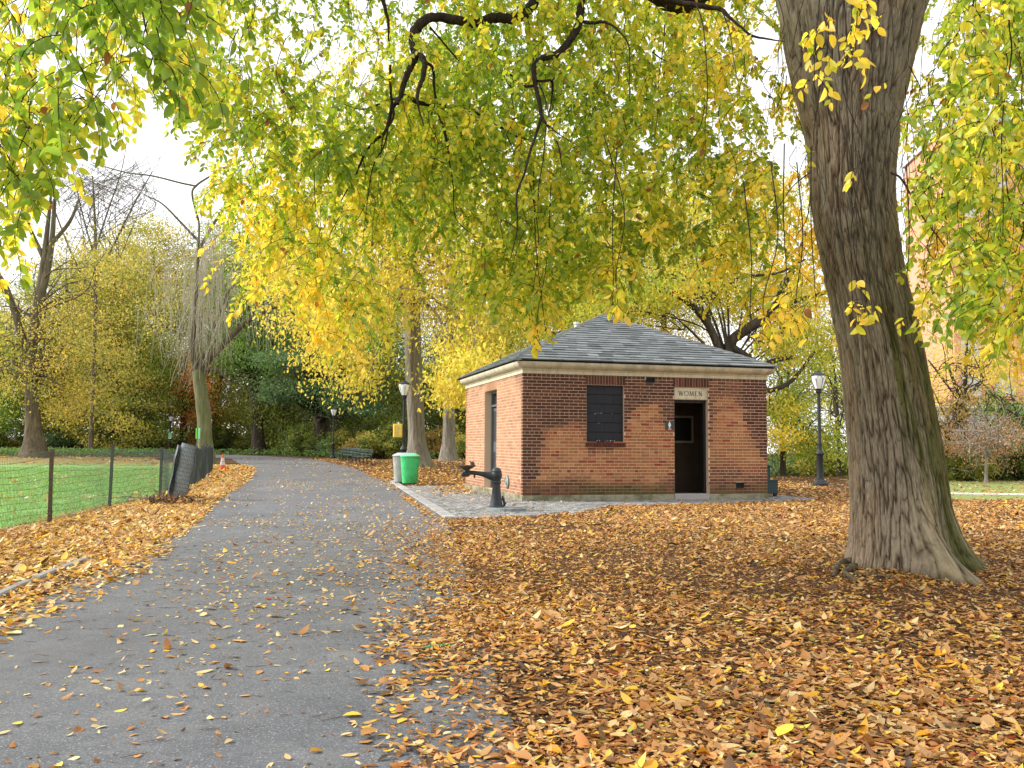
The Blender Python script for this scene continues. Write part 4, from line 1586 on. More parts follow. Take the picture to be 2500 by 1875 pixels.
# ================================================================== FAR BUILDINGS (right)
def far_building():
    c = at(2395, 900, 105)
    t = thing('apartment_building', 'tall orange brick apartment block with pale windows behind the right trees', 'building', (c[0], c[1], -6), rad(-6))
    bm_ = N('orange_brickwork')
    v = bm_.coord('Object')
    br = bm_.n('ShaderNodeTexBrick')
    br.inputs['Scale'].default_value = 3.
    br.inputs['Color1'].default_value = L4((230, 158, 124)); br.inputs['Color2'].default_value = L4((222, 148, 114)); br.inputs['Mortar'].default_value = L4((228, 184, 160))  # brick colours paled, distance haze put into them
    sw = bm_.n('ShaderNodeSeparateXYZ'); cb = bm_.n('ShaderNodeCombineXYZ')
    bm_.l(v, sw.inputs[0]); bm_.l(sw.outputs['X'], cb.inputs['X']); bm_.l(sw.outputs['Z'], cb.inputs['Y'])
    bm_.l(cb.outputs[0], br.inputs['Vector'])
    mt = bm_.bsdf(bm_.mix(bm_.math('MULTIPLY', bm_.noise(v, .4, 4), .5), br.outputs[0], L4((236, 184, 156))), .9)
    W_, D_, H_ = 34., 16., 46.
    mb = MB()
    # walls with window openings cut as a grid of piers and spandrels
    nx, nz_ = 9, 11
    px, pz = W_ / nx, H_ / nz_
    for i in range(nx + 1):
        w = 1.5 if 0 < i < nx else .75
        x = -W_ / 2 + i * px
        x0 = max(x - .75, -W_ / 2); x1 = min(x + .75, W_ / 2)
        mb.box(((x0 + x1) / 2, .2, H_ / 2), (x1 - x0, .4, H_))
    for j in range(nz_ + 1):
        z = j * pz
        z0, z1 = max(z - .8, 0), min(z + .9, H_)
        for i in range(nx):
            x0, x1 = -W_ / 2 + i * px + .75, -W_ / 2 + (i + 1) * px - .75
            mb.box(((x0 + x1) / 2, .215, (z0 + z1) / 2), (x1 - x0, .37, z1 - z0))
    mb.box((0, D_ / 2 + .6, H_ / 2), (W_ - .1, D_ - .4, H_ - .1))
    mb.build('wall', mt, t)
    mb = MB(); mb.box((0, D_ / 2, H_ + .35), (W_ + .6, D_ + .9, .7)); mb.box((4, D_ / 2, H_ + 2.2), (9, 7, 3.)); mb.build('roof', M['grey_wall'], t)
    for i in range(nx):
        for j in range(1, nz_):
            x0, x1 = -W_ / 2 + i * px + .75, -W_ / 2 + (i + 1) * px - .75
            z0, z1 = j * pz + .9, (j + 1) * pz - .8
            mb = MB(); mb.box(((x0 + x1) / 2, .30, (z0 + z1) / 2), (x1 - x0, .06, z1 - z0))
            f = mb.build('window', M['window_pale'], t)
            mb = MB()
            for s in (0, 1):
                xa = x0 + .12 + s * (x1 - x0 - .12) / 2
                mb.box((xa + (x1 - x0 - .36) / 4, .26, (z0 + z1) / 2 - .1), ((x1 - x0 - .36) / 2, .03, z1 - z0 - .5))
            mb.build('pane', M['window_dark'], f)
    # low grey building in front of it
    c = at(2110, 950, 78)
    t = thing('long_low_building', 'long low pale grey building with white coping behind the right shrubs', 'building', (c[0], c[1], -6), rad(-4))
    ztop = float(at(2110, 882, 78)[2]) + 6
    mb = MB(); mb.box((13, 4, ztop / 2), (34, 8, ztop)); mb.build('wall', M['grey_wall'], t)
    mb = MB(); mb.box((13, 4, ztop + .12), (34.5, 8.5, .24)); mb.build('coping', M['white_cap'], t)
    mb = MB()
    for k in range(7): mb.box((-3 + k * 5.4, -.06, ztop / 2), (.25, .1, ztop - .3))
    mb.build('pilaster_strips', M['white_cap'], t)


far_building()

# ================================================================== TREES
PAL = dict(
    olive=[(98, 116, 50), (140, 144, 62), (178, 166, 78), (214, 184, 94)],
    green=[(74, 108, 42), (102, 136, 54), (136, 162, 68), (170, 178, 82)],
    yellow=[(156, 164, 60), (194, 184, 70), (222, 202, 88), (230, 202, 90)],
    mixed=[(112, 146, 50), (164, 176, 60), (222, 200, 72), (244, 200, 72)],
    evergreen=[(64, 88, 54), (88, 114, 72), (118, 142, 96)],
    dark=[(66, 84, 36), (96, 112, 46), (134, 138, 58)],
    orange=[(206, 132, 66), (230, 152, 82), (240, 176, 100)],
    pink=[(140, 116, 76), (186, 136, 104), (206, 162, 130)],
    brown=[(142, 122, 66), (180, 150, 84), (204, 170, 104)],
)


def leaf_cloud(C, R, per, L, pal, tvals, flat=.6, droop=.5, coarse=True, tj=.16, kv=.16, wr=.55):
    """leaves in gaussian clumps round centres C"""
    n = len(C) * per
    idx = np.repeat(np.arange(len(C)), per)
    g = rng.normal(size=(n, 3)) * .55
    g[:, 2] *= flat
    P = C[idx] + g * R[idx][:, None]
    T = rand_dirs(n)
    T[:, 2] -= droop
    Nn = rand_dirs(n)
    Nn[:, 2] = np.abs(Nn[:, 2]) + .4
    Ls = L * (.65 + .7 * rng.random(n))
    f = leaves_coarse if coarse else leaves_fine
    V, F_, k = f(P, T, Nn, Ls, Ls * wr, .1 + .3 * rng.random(n), .12)
    t = tvals[idx] + rng.normal(size=n) * tj
    c = palette(pal, t) * (1 + rng.normal(size=(n, 1)) * kv)
    return V, F_, k, np.clip(c, .004, 1)


def limb(a, b, r0, r1, bend=.2, n=7, sag=0.):
    a, b = np.asarray(a, float), np.asarray(b, float)
    d = b - a
    Ld = np.linalg.norm(d)
    m1 = a + d * .33 + rng.normal(size=3) * Ld * bend * .35 + np.array([0, 0, Ld * (.12 - sag)])
    m2 = a + d * .68 + rng.normal(size=3) * Ld * bend * .35 + np.array([0, 0, Ld * (.10 - sag)])
    P = smooth_path([a, m1, m2, b], n)
    s = np.linspace(0, 1, len(P))
    return P, r0 * (1 - s) ** 1.2 + r1


def survey(pts, Y):
    """(xd, yd, halfwidth) rows at distance Y -> xyz + radius"""
    out = []
    for (x, y, h, *dy) in pts:
        p = at(x, y, Y + (dy[0] if dy else 0))
        out.append([*p, h * K / F * Y])
    return np.array(out)


def make_tree(name, label, cat, Y, trunk, blobs, pal, L, per, bark, group=None, tbase=.5, forks=(.45, 1.), nlimb=46, extra=None, ground=True, flat=.6, droop=.5, grad=0., tj=.16, sag=0., crown_name='crown', limb_r=.34, limb_bark=None):
    """trunk: survey rows from the base up; blobs: (xd, yd, rx_d, ry_d, Y0, Y1, n, rc)"""
    tr = survey(trunk, Y)
    base = tr[0, :3].copy()
    base[2] = float(gz(base[0], base[1]))
    tr[0, 2] = base[2] - .15
    t = thing(name, label, cat, base, group=group)
    path = smooth_path(tr, 6)
    s = np.linspace(0, 1, len(path))
    polys = [path[:, :3]]
    radii = [path[:, 3]]
    # root flare
    fl = np.clip(1 - (path[:, 2] - base[2]) / (path[0, 3] * 3.2), 0, 1)
    radii[0] = radii[0] * (1 + .45 * fl ** 2)
    V, Fq = tubes(polys, radii, 18)
    # fluted, uneven trunk
    ctr = np.repeat(path[:, :3], 18, 0)
    a = np.tile(np.arange(18) * 2 * PI / 18, len(path))
    w = fbm(np.cos(a) * 2.2, np.sin(a) * 2.2, np.repeat(s, 18) * 5, 2, int(abs(Y) * 7)) - .5
    V = ctr + (V - ctr) * (1 + w[:, None] * .34)
    me = np_mesh('trunk', V - base[None], Fq, bark, True)
    link('trunk', me, t)
    # crown
    Cs, Rs, ts = [], [], []
    for (xd, yd, rx, ry, Y0, Y1, n, rc) in blobs:
        k = 0
        while k < n:
            v = rng.normal(size=3)
            v /= np.linalg.norm(v)
            v *= rng.random() ** .42
            yy = (Y0 + Y1) / 2 + v[1] * (Y1 - Y0) / 2
            p = at(xd + v[0] * rx, yd + v[2] * -ry, yy)
            if ground and p[2] < gz(p[0], p[1]) + .5: p[2] = gz(p[0], p[1]) + .5 + rng.random() * .5
            if noise3(p[0] * .35, p[1] * .35, p[2] * .35, 3) < .33:
                if rng.random() < .6:
                    k += .34
                    continue
            Cs.append(p)
            Rs.append(rc * (.7 + .6 * rng.random()))
            ts.append(tbase + grad * v[2] + rng.normal() * .14 + (noise3(p[0] * .3, p[1] * .3, p[2] * .3, 17) - .5) * .5)
            k += 1
    polys, radii = [], []
    zt, zb = path[-1, 2], base[2]
    ends = []
    if Cs:
        Cs, Rs, ts = np.array(Cs), np.array(Rs), np.array(ts)
        order = rng.permutation(len(Cs))[:nlimb]
        for i in order:
            c = Cs[i]
            hd = np.linalg.norm(c[:2] - path[-1, :2])
            zz = np.clip(c[2] - .55 * hd, zb + (zt - zb) * forks[0], zb + (zt - zb) * forks[1])
            j = int(np.argmin(np.abs(path[:, 2] - zz)))
            r0 = path[j, 3] * limb_r * (.6 + .5 * rng.random())
            P, R = limb(path[j, :3], c, r0, .018, .28, 6, sag)
            polys.append(P); radii.append(R)
            ends.append((P, R))
            for _ in range(3):
                k0 = rng.integers(len(P) // 3, len(P) - 2)
                e = P[k0] + (c - P[k0]) * .5 + rng.normal(size=3) * Rs[i] * 1.3
                P2, R2 = limb(P[k0], e, R[k0] * .6, .008, .4, 4, sag)
                polys.append(P2); radii.append(R2)
    if extra:
        for row in extra:
            e = survey(row, Y)
            p = smooth_path(e, 5)
            polys.append(p[:, :3]); radii.append(p[:, 3])
    if polys:
        V, Fq = tubes(polys, radii, 5)
        link('limbs', np_mesh('limbs', V - base[None], Fq, limb_bark or bark, True), t)
    if len(Cs):
        part = leaf_cloud(Cs, Rs, per, L, PAL[pal], ts, flat, droop, tj=tj)
        leaf_object(crown_name, [part], M['leaf_far'], t, base)
    return t


# ---------------------------------------------------------------- the great elm on the right
EB = gp(1957, 1232)
EY = EB[1] + .35
sil = [  # height row (yd), left, right
    (-420, 1560, 2150), (-250, 1612, 2080), (-120, 1650, 2040), (0, 1681, 2004), (60, 1692, 1985), (120, 1704, 1970), (190, 1720, 1955), (260, 1737, 1940), (300, 1746, 1936), (400, 1757, 1927), (480, 1765, 1931), (600, 1786, 1951), (750, 1815, 1986), (850, 1826, 2006), (950, 1835, 2026), (1050, 1842, 2041), (1110, 1843, 2050), (1160, 1841, 2060), (1195, 1838, 2070), (1220, 1832, 2080), (1245, 1822, 2090)]
elm = thing('elm_tree', 'great leaning elm with furrowed bark and drooping yellow-green leaves at the right', 'tree', (EB[0], EB[1], 0))
eoff = np.array([EB[0], EB[1], 0])
rows = []
for (yd, l, r) in sil:
    p, q = at(l, yd, EY), at(r, yd, EY)
    rows.append([*((p + q) / 2), abs(q[0] - p[0]) / 2])
rows = np.array(rows[::-1])
rows[0, 2] = -.05
path = smooth_path(rows, 44)
NS = 640
th = np.arange(NS) * 2 * PI / NS
zz = path[:, 2][:, None]
TH = th[None] + 0 * zz
r = path[:, 3][:, None] * np.ones_like(TH)
low = np.clip(1 - zz / .75, 0, 1)
# buttress roots: one big one to the front right, smaller ones round the base
low2 = np.clip(1 - zz / 1.15, 0, 1)
d = (TH + 1.53 + .10 * np.sin(zz * 5) + PI) % (2 * PI) - PI
r = r + (.80 * low2 ** 2.6 + .05 * low2) * np.exp(-(d / (.20 + .10 * zz)) ** 2)
root_m = np.exp(-(d / .30) ** 2) * low2 ** .8
for (ang_, amp, wid) in ((-.75, .20, .25), (-.15, .22, .3), (-1.75, .10, .25), (-2.6, .05, .3), (2.75, .02, .35), (1.5, .3, .4), (.6, .25, .3)):
    d = (TH - ang_ + PI) % (2 * PI) - PI
    r = r + amp * np.exp(-(d / wid) ** 2) * low ** 2.1
r = r * (1 + .10 * (fbm(np.cos(TH) * 1.6, np.sin(TH) * 1.6, zz * .8, 3, 2) - .5))
# bark: interlacing furrows between flat-topped plates
cx_, sy_ = np.cos(TH), np.sin(TH)
wz = zz + .05 * (fbm(cx_ * 5, sy_ * 5, zz * 2, 2, 51) - .5)
n1 = noise3(cx_ * 10.5, sy_ * 10.5, wz * 2.6, 6) * .8 + noise3(cx_ * 24, sy_ * 24, wz * 7, 16) * .2
f1_ = np.clip(np.abs(2 * n1 - 1) / .24, 0, 1)
n2 = noise3(cx_ * 19, sy_ * 19, wz * 5.2, 26)
f2_ = np.clip(np.abs(2 * n2 - 1) / .22, 0, 1)
ridge = (f1_ ** .6) * (.5 + .5 * f2_ ** .6)
ridge2 = fbm(cx_ * 52, sy_ * 52, zz * 16, 3, 31)
bk = .026 * ridge + .016 * ridge2 + .008 * noise3(cx_ * 70, sy_ * 70, zz * 7, 91)
fade = np.clip((2.2 - TH * 0) / 2.2, .5, 1)
r = r * .955 + bk * fade - .018
# tilted rings: push the plane of each ring along the trunk axis only slightly
X = path[:, 0][:, None] + r * np.cos(TH)
Yv = path[:, 1][:, None] + r * np.sin(TH)
Z = zz + 0 * TH
V = np.stack([X, Yv, Z], -1).reshape(-1, 3)
i = np.arange(len(path) - 1)[:, None] * NS
k = np.arange(NS)[None]
Fq = np.stack([i + k, i + (k + 1) % NS, i + NS + (k + 1) % NS, i + NS + k], -1).reshape(-1, 4)
# per-vertex tone: pale plates, dark furrows, green algae low on the right and front
fine_ = noise3(cx_ * 70, sy_ * 70, zz * 7, 91)
g_ = np.clip(ridge * .72 + (ridge2 - .5) * 1.1 + (fine_ - .5) * .55 + .08, 0, 1)
base_c = lin((76, 66, 56))[None, None] * (1 - g_[..., None]) + lin((166, 155, 138))[None, None] * g_[..., None]
big = fbm(np.cos(TH) * 2.2, np.sin(TH) * 2.2, zz * .9, 3, 12)
side = np.cos(TH - (-.55))
mo = np.clip(side * 1.3 - .1 + (big - .5) * 1.8, 0, 1) * np.clip((4.4 - zz) / 2.6, .12, 1)
strk = np.clip(fbm(np.cos(TH) * 9, np.sin(TH) * 9, zz * 1.0, 2, 77) * 1.6 - .35, 0, 1)
mo = np.clip(mo * (.25 + strk * 1.5), 0, .88)
base_c = base_c * (1 - mo[..., None]) + (lin((92, 96, 50))[None, None] * (.35 + .9 * g_[..., None])) * mo[..., None]
# dark wet streak high on the trunk, rusty lower bark
st = np.exp(-((TH - (-1.25) + .25 * (zz - 4.2)) / .32) ** 2) * np.clip((zz - 3.2) / .8, 0, 1)
st = np.clip(st * (.4 + 1.1 * big), 0, .8)
base_c = base_c * (1 - st[..., None]) + lin((34, 28, 24))[None, None] * st[..., None]
warm = np.clip((fbm(np.cos(TH) * 3, np.sin(TH) * 3, zz * 1.6, 3, 41) - .52) * 3, 0, .5)
base_c = base_c * (1 - warm[..., None] * .6) + base_c * np.array([1.2, .86, .66])[None, None] * (warm[..., None] * .6)
rm = np.clip(root_m * 1.1, 0, .75) * np.clip(.5 + (big - .4) * 1.6, .2, 1)
base_c = base_c * (1 - rm[..., None]) + (lin((84, 70, 56))[None, None] * (1 - g_[..., None]) + lin((182, 164, 138))[None, None] * g_[..., None]) * rm[..., None]
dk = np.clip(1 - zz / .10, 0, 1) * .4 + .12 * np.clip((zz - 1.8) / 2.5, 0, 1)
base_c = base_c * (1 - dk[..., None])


def vbark():
    m = N('furrowed_elm_bark')
    a = m.n('ShaderNodeAttribute', attribute_name='tone').outputs['Color']
    f = m.noise(m.coord('Object', (1, 1, .4)), 45, 5, .7)
    c = m.mix(1., a, m.mix(f, (.55, .55, .55, 1), (1.3, 1.3, 1.3, 1)), 'MULTIPLY')
    return m.bsdf(c, .95, 0, .12, m.bump(f, .7, .008))


M['bark_near'] = vbark()
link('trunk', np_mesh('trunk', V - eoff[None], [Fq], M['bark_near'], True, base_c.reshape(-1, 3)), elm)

# knots / burrs on the trunk
mb = MB()
# surface roots
V_, F_ = [], []
rp, rr_ = [], []
for pts in ([(1842, 1222, 9), (1822, 1222, 8), (1806, 1235, 6), (1800, 1250, 3)], [(1845, 1232, 7), (1826, 1240, 6), (1838, 1252, 5), (1858, 1262, 3)], [(1850, 1226, 5), (1815, 1228, 4), (1797, 1226, 2)],
            [(1838, 1243, 2.6), (1870, 1243, 2.4), (1905, 1248, 2), (1922, 1250, 1)], [(1870, 1240, 4), (1895, 1256, 2), (1935, 1250, 1.2)]):
    P = []
    for (x, y, h) in pts:
        g = gp(x, y)
        P.append([g[0], g[1], g[2] + h * .0025 + .012, h * K / F * g[1]])
    P = smooth_path(P, 6)
    rp.append(P[:, :3] + (rng.normal(size=(len(P), 3)) * .004)); rr_.append(P[:, 3])
V_, F_ = tubes(rp, rr_, 8)
link('roots', np_mesh('roots', V_ - eoff[None], F_, M['bark_brown'], True), elm)

# limbs seen among the leaves (survey strokes: x, y in sheet units, half width, distance)
def Z2(pts, Y=7.6, dY=0.):
    n = len(pts)
    out = []
    for i, (x, y, w) in enumerate(pts):
        s = ((x / 2.592 + 825) / K, (y / 2.592) / K)
        yy = Y + dY * i / max(n - 1, 1)
        p = at(s[0], s[1], yy)
        out.append([*p, w / 2 / 2.592 / F * yy])
    return np.array(out)


def Z3(pts, Y=7.6, dY=0.):
    n = len(pts)
    out = []
    for i, (x, y, w) in enumerate(pts):
        s = ((x / 2.592 + 1650) / K, (y / 2.592) / K)
        yy = Y + dY * i / max(n - 1, 1)
        p = at(s[0], s[1], yy)
        out.append([*p, w / 2 / 2.592 / F * yy])
    return np.array(out)


LB = [
    Z2([(2800, -500, 190), (2560, -330, 180), (2350, -110, 165), (2200, 5, 150), (2090, 0, 130), (1960, -60, 110), (1750, -150, 95), (1500, -190, 85), (1330, -110, 75)], 8.0, -.3),
    Z2([(1330, -110, 78), (1255, 0, 74), (1190, 75, 70), (1110, 118, 66), (1000, 112, 70), (890, 145, 66), (780, 130, 62), (640, 108, 64), (545, 130, 66), (490, 195, 64), (478, 265, 62), (490, 335, 60), (460, 420, 48), (420, 520, 38), (398, 600, 30), (375, 660, 22)], 7.7, -.3),
    Z2([(488, 325, 46), (545, 380, 40), (540, 480, 32), (505, 580, 24), (510, 680, 14), (545, 800, 8)], 7.5, -.4),
    Z2([(555, 395, 22), (600, 430, 19), (610, 560, 17), (640, 720, 15), (690, 880, 12), (700, 990, 10), (730, 1180, 8), (745, 1380, 6), (870, 1500, 5)], 7.5, .5),
    Z2([(395, 610, 26), (340, 700, 24), (300, 830, 22), (190, 940, 17), (100, 1130, 12), (20, 1270, 8)], 7.5, .4),
    Z2([(330, 410, 16), (335, 600, 18), (352, 740, 16), (290, 850, 10), (270, 1000, 6)], 7.4, .1),
    Z2([(390, 620, 20), (300, 640, 15), (210, 680, 12), (130, 690, 8), (20, 655, 5)], 7.5, .6),
    Z2([(400, 600, 30), (520, 650, 27), (640, 672, 25), (780, 685, 23), (880, 720, 20), (1000, 785, 18), (1100, 850, 13), (1220, 890, 9)], 7.5, 1.2),
    Z2([(1010, 785, 12), (1080, 765, 11), (1150, 740, 9), (1240, 725, 6)], 8.2, .2), Z2([(1040, 800, 9), (1080, 880, 8), (1110, 960, 7), (1110, 1030, 4)], 8.2, 0),
    Z2([(690, 690, 9), (780, 850, 8), (890, 980, 7), (930, 1080, 4)], 7.8, .3), Z2([(985, 800, 7), (1000, 920, 6), (1040, 1040, 4)], 8.1, 0),
    Z2([(1500, -190, 60), (1545, -60, 58), (1535, 40, 55), (1530, 130, 54), (1495, 215, 50), (1440, 290, 46), (1380, 345, 46), (1290, 370, 42), (1245, 410, 40), (1240, 480, 36), (1255, 560, 32), (1280, 670, 28), (1290, 740, 24), (1335, 810, 15), (1390, 910, 11), (1420, 1060, 6)], 7.6, -.5),
    Z2([(1290, 740, 22), (1250, 860, 18), (1210, 980, 16), (1180, 1100, 14), (1130, 1240, 13), (1135, 1450, 9), (1090, 1640, 5)], 7.1, -.3),
    Z2([(1262, 512, 20), (1310, 512, 19), (1355, 515, 17), (1355, 600, 12), (1335, 740, 6)], 7.2, .2), Z2([(1350, 515, 12), (1380, 485, 9), (1420, 455, 5)], 7.2, .2),
    Z2([(1240, 545, 20), (1160, 542, 18), (1110, 490, 16), (1090, 470, 10)], 7.2, -.2), Z2([(1275, 530, 10), (1310, 620, 9), (1335, 740, 6)], 7.2, -.2),
    Z2([(1315, 800, 9), (1300, 1000, 8), (1270, 1180, 7), (1265, 1360, 4)], 7.0, -.2), Z2([(1330, 790, 8), (1400, 850, 7), (1530, 930, 4)], 7.0, .3),
    Z2([(1555, 140, 26), (1610, 145, 24), (1690, 140, 20), (1770, 190, 14), (1840, 290, 10), (1845, 450, 7), (1845, 640, 4)], 7.5, -.4),
    Z2([(2080, 30, 10), (2070, 150, 9), (2060, 290, 8), (2030, 500, 6), (2025, 700, 5), (2000, 900, 3)], 7.6, -.3),
    Z2([(1990, 330, 12), (2030, 360, 10), (2080, 390, 6)], 7.6, -.1), Z2([(585, 175, 14), (650, 250, 12), (760, 380, 10), (850, 480, 7)], 7.7, .6),
    Z2([(270, -40, 34), (300, 60, 26), (320, 150, 18), (320, 260, 10)], 8.2, 0), Z2([(620, 680, 15), (660, 800, 11), (690, 920, 7)], 7.5, -.2),
    Z2([(1135, 1450, 7), (1060, 1400, 6), (1030, 1420, 5), (1060, 1600, 3)], 6.9, .2), Z2([(340, 640, 12), (300, 900, 10), (220, 1060, 8), (180, 1330, 5), (150, 1600, 3)], 7.4, .4),
    Z3([(-60, -10, 60), (40, 20, 40), (110, 28, 36), (200, 45, 32), (290, 62, 28), (350, 120, 22), (410, 170, 18), (480, 225, 16), (600, 250, 11), (690, 262, 7)], 7.4, -.3),
    Z3([(130, 30, 10), (170, 150, 8), (190, 350, 7), (200, 600, 6), (185, 800, 5), (190, 970, 3)], 7.2, -.2), Z3([(290, 62, 10), (340, 200, 7), (370, 400, 5), (400, 560, 4)], 7.1, -.3),
    Z3([(1365, 1095, 16), (1420, 1125, 14), (1480, 1220, 12), (1560, 1370, 10), (1660, 1500, 8), (1720, 1590, 5)], 7.9, -.8),
    Z3([(2115, -60, 12), (2110, 160, 11), (2125, 330, 10), (2080, 620, 9), (2060, 900, 8), (2070, 1200, 7), (2070, 1500, 5)], 5.6, .2),
    Z3([(1900, -60, 12), (1850, 120, 9), (1700, 300, 7), (1640, 420, 4)], 5.8, .2), Z3([(2080, 620, 8), (1980, 800, 7), (1880, 1100, 6), (1780, 1300, 4)], 5.7, .2),
    Z3([(850, 1090, 10), (740, 1180, 7), (640, 1320, 5), (560, 1400, 3)], 7.5, -.6), Z3([(700, 480, 8), (690, 560, 7), (640, 680, 5)], 7.4, -.4), Z3([(855, 1200, 9), (830, 1380, 7), (760, 1500, 4)], 7.4, -.4),
]
# great limbs high above the frame that carry the hanging boughs
top = path[-1, :3]
for (e, r0) in (((-5.5, 5.5, 7.6), .2), ((-4.5, 10.5, 8.2), .2), ((-.5, 12.5, 9.0), .19), ((6.5, 6.0, 7.4), .2), ((8.0, 11.0, 8.5), .2), ((1.5, 3.0, 7.2), .17), ((3.5, 13.5, 9.4), .2), ((1., 8., 10.8), .22)):
    P, R = limb(top - [0, 0, .4], e, r0, .03, .15, 8)
    LB.append(np.column_stack([P, R]))
polys, radii = [], []
for b in LB:
    p = smooth_path(b, 5)
    wob = (fbm(p[:, 0] * 6, p[:, 1] * 6 + 3, p[:, 2] * 6, 2, 14) - .5)
    polys.append(p[:, :3] + rng.normal(size=(len(p), 3)) * p[:, 3:4] * .10)
    radii.append(np.maximum(p[:, 3] * (1 + .35 * wob), .0022))
V_, F_ = tubes(polys, radii, 9)
link('limbs', np_mesh('limbs', V_ - eoff[None], F_, M['bark_limb'], True), elm)


ELM = [(118, 146, 48), (146, 168, 52), (180, 188, 60), (214, 202, 70), (236, 210, 80), (240, 206, 80)]


def sprays(A, length, nleaf, L, tfun, fine=True, hang=1., spread=.85):
    """pendulous leafy twigs hanging from points A; returns leaf part and twig tubes"""
    n = len(A)
    az = rng.random(n) * 2 * PI
    h = np.stack([np.cos(az), np.sin(az), np.zeros(n)], -1)
    le = length * (.6 + .8 * rng.random(n))
    s = np.linspace(0, 1, 6)
    wob = rng.normal(size=(n, 3)) * .06
    tw = A[:, None] + h[:, None] * (le[:, None, None] * spread * (s * (1.25 - .55 * s))[None, :, None]) - np.array([0, 0, 1.]) * (le[:, None, None] * hang * (s ** 1.35)[None, :, None]) + wob[:, None] * np.sin(s * PI)[None, :, None] * le[:, None, None]
    m = nleaf
    sl = (np.arange(m) + .6)[None] / m + rng.normal(size=(n, m)) * .03
    sl = np.clip(sl, .02, 1)
    x = sl * 5
    i0 = np.clip(x.astype(int), 0, 4)
    fr = (x - i0)[..., None]
    ii = np.arange(n)[:, None]
    P = tw[ii, i0] * (1 - fr) + tw[ii, i0 + 1] * fr
    Td = norm(tw[ii, i0 + 1] - tw[ii, i0])
    up = np.array([0, 0, 1.])
    side = norm(np.cross(Td, up[None, None] + .3 * rng.normal(size=(n, m, 3))))
    sg = np.where(np.arange(m) % 2 == 0, 1., -1.)[None, :, None]
    T = Td * .55 + side * sg * .75 + rng.normal(size=(n, m, 3)) * .38
    T[..., 2] -= .42
    Nn = np.cross(T, side * sg) + rng.normal(size=(n, m, 3)) * .55
    Nn[..., 2] += .35
    P = P.reshape(-1, 3) + norm(T.reshape(-1, 3)) * .008
    T = T.reshape(-1, 3)
    Nn = Nn.reshape(-1, 3)
    N_ = len(P)
    Ls = L * (.55 + .65 * rng.random(N_))
    V, F_, k = (leaves_fine if fine else leaves_coarse)(P, T, Nn, Ls, Ls * (.50 + .12 * rng.random(N_)), .05 + .35 * rng.random(N_), .16)
    t = np.repeat(tfun(A), m) + rng.normal(size=N_) * .19
    c = palette(ELM, t) * (1 + rng.normal(size=(N_, 1)) * .09)
    old = rng.random(N_) < .012
    c[old] = lin((150, 96, 48))
    return (V, F_, k, np.clip(c, .004, .95)), tw


def field(xr_, yr_, bottom, Yr, n, dens=.40, seed=0, freq=.9, holes=()):
    """scatter anchor points through a volume under the boughs, thinned by a clumpy density"""
    out = []
    while len(out) < n:
        m = n * 2
        x = xr_[0] + (xr_[1] - xr_[0]) * rng.random(m)
        b = np.interp(x, [q[0] for q in bottom], [q[1] for q in bottom])
        y = yr_[0] + (b - yr_[0]) * rng.random(m)
        Y = Yr[0] + (Yr[1] - Yr[0]) * rng.random(m)
        ok = np.ones(m, bool)
        for (hx, hy, rx, ry, pr) in holes:
            ok &= ~((((x - hx) / rx) ** 2 + ((y - hy) / ry) ** 2 < 1) & (rng.random(m) < pr))
        tl, trr = np.interp(y, [q[0] for q in sil], [q[1] for q in sil]), np.interp(y, [q[0] for q in sil], [q[2] for q in sil])
        ok &= ~((Y < EY + .5) & (x > tl - 75) & (x < trr + 75))
        P = np.array([at(a, c, d) for a, c, d in zip(x[ok], y[ok], Y[ok])])
        nz = noise3(P[:, 0] * freq, P[:, 1] * freq, P[:, 2] * freq * 2.1 + .35 * P[:, 0], seed) * .75 + noise3(P[:, 0] * 2.6, P[:, 1] * 2.6, P[:, 2] * 3.4, seed + 40) * .25
        low = np.clip((y[ok] - (b[ok] - 170)) / 170, 0, 1)
        P = P[nz > dens + .13 * low]
        out += list(P)
    return np.array(out[:n])


def elm_tone(A):
    """greener in the middle of the hanging boughs, gold towards the outside and the tips"""
    sx = A[:, 0] / A[:, 1]
    t = .36 + (fbm(A[:, 0] * .55, A[:, 1] * .55, A[:, 2] * .55, 2, 5) - .5) * 1.5
    t = t + .15 * np.clip((-.12 - sx) / .2, 0, 1) + .20 * np.clip(1.25 - (A[:, 2] - EYE) / A[:, 1] * 6.0, 0, 1) + .22 * (sx > .3)
    t = t - .17 * np.exp(-((sx + .07) / .17) ** 2) * np.clip((A[:, 2] - EYE) / A[:, 1] * 6 - .6, 0, 1)
    return t + rng.normal(size=len(A)) * .10


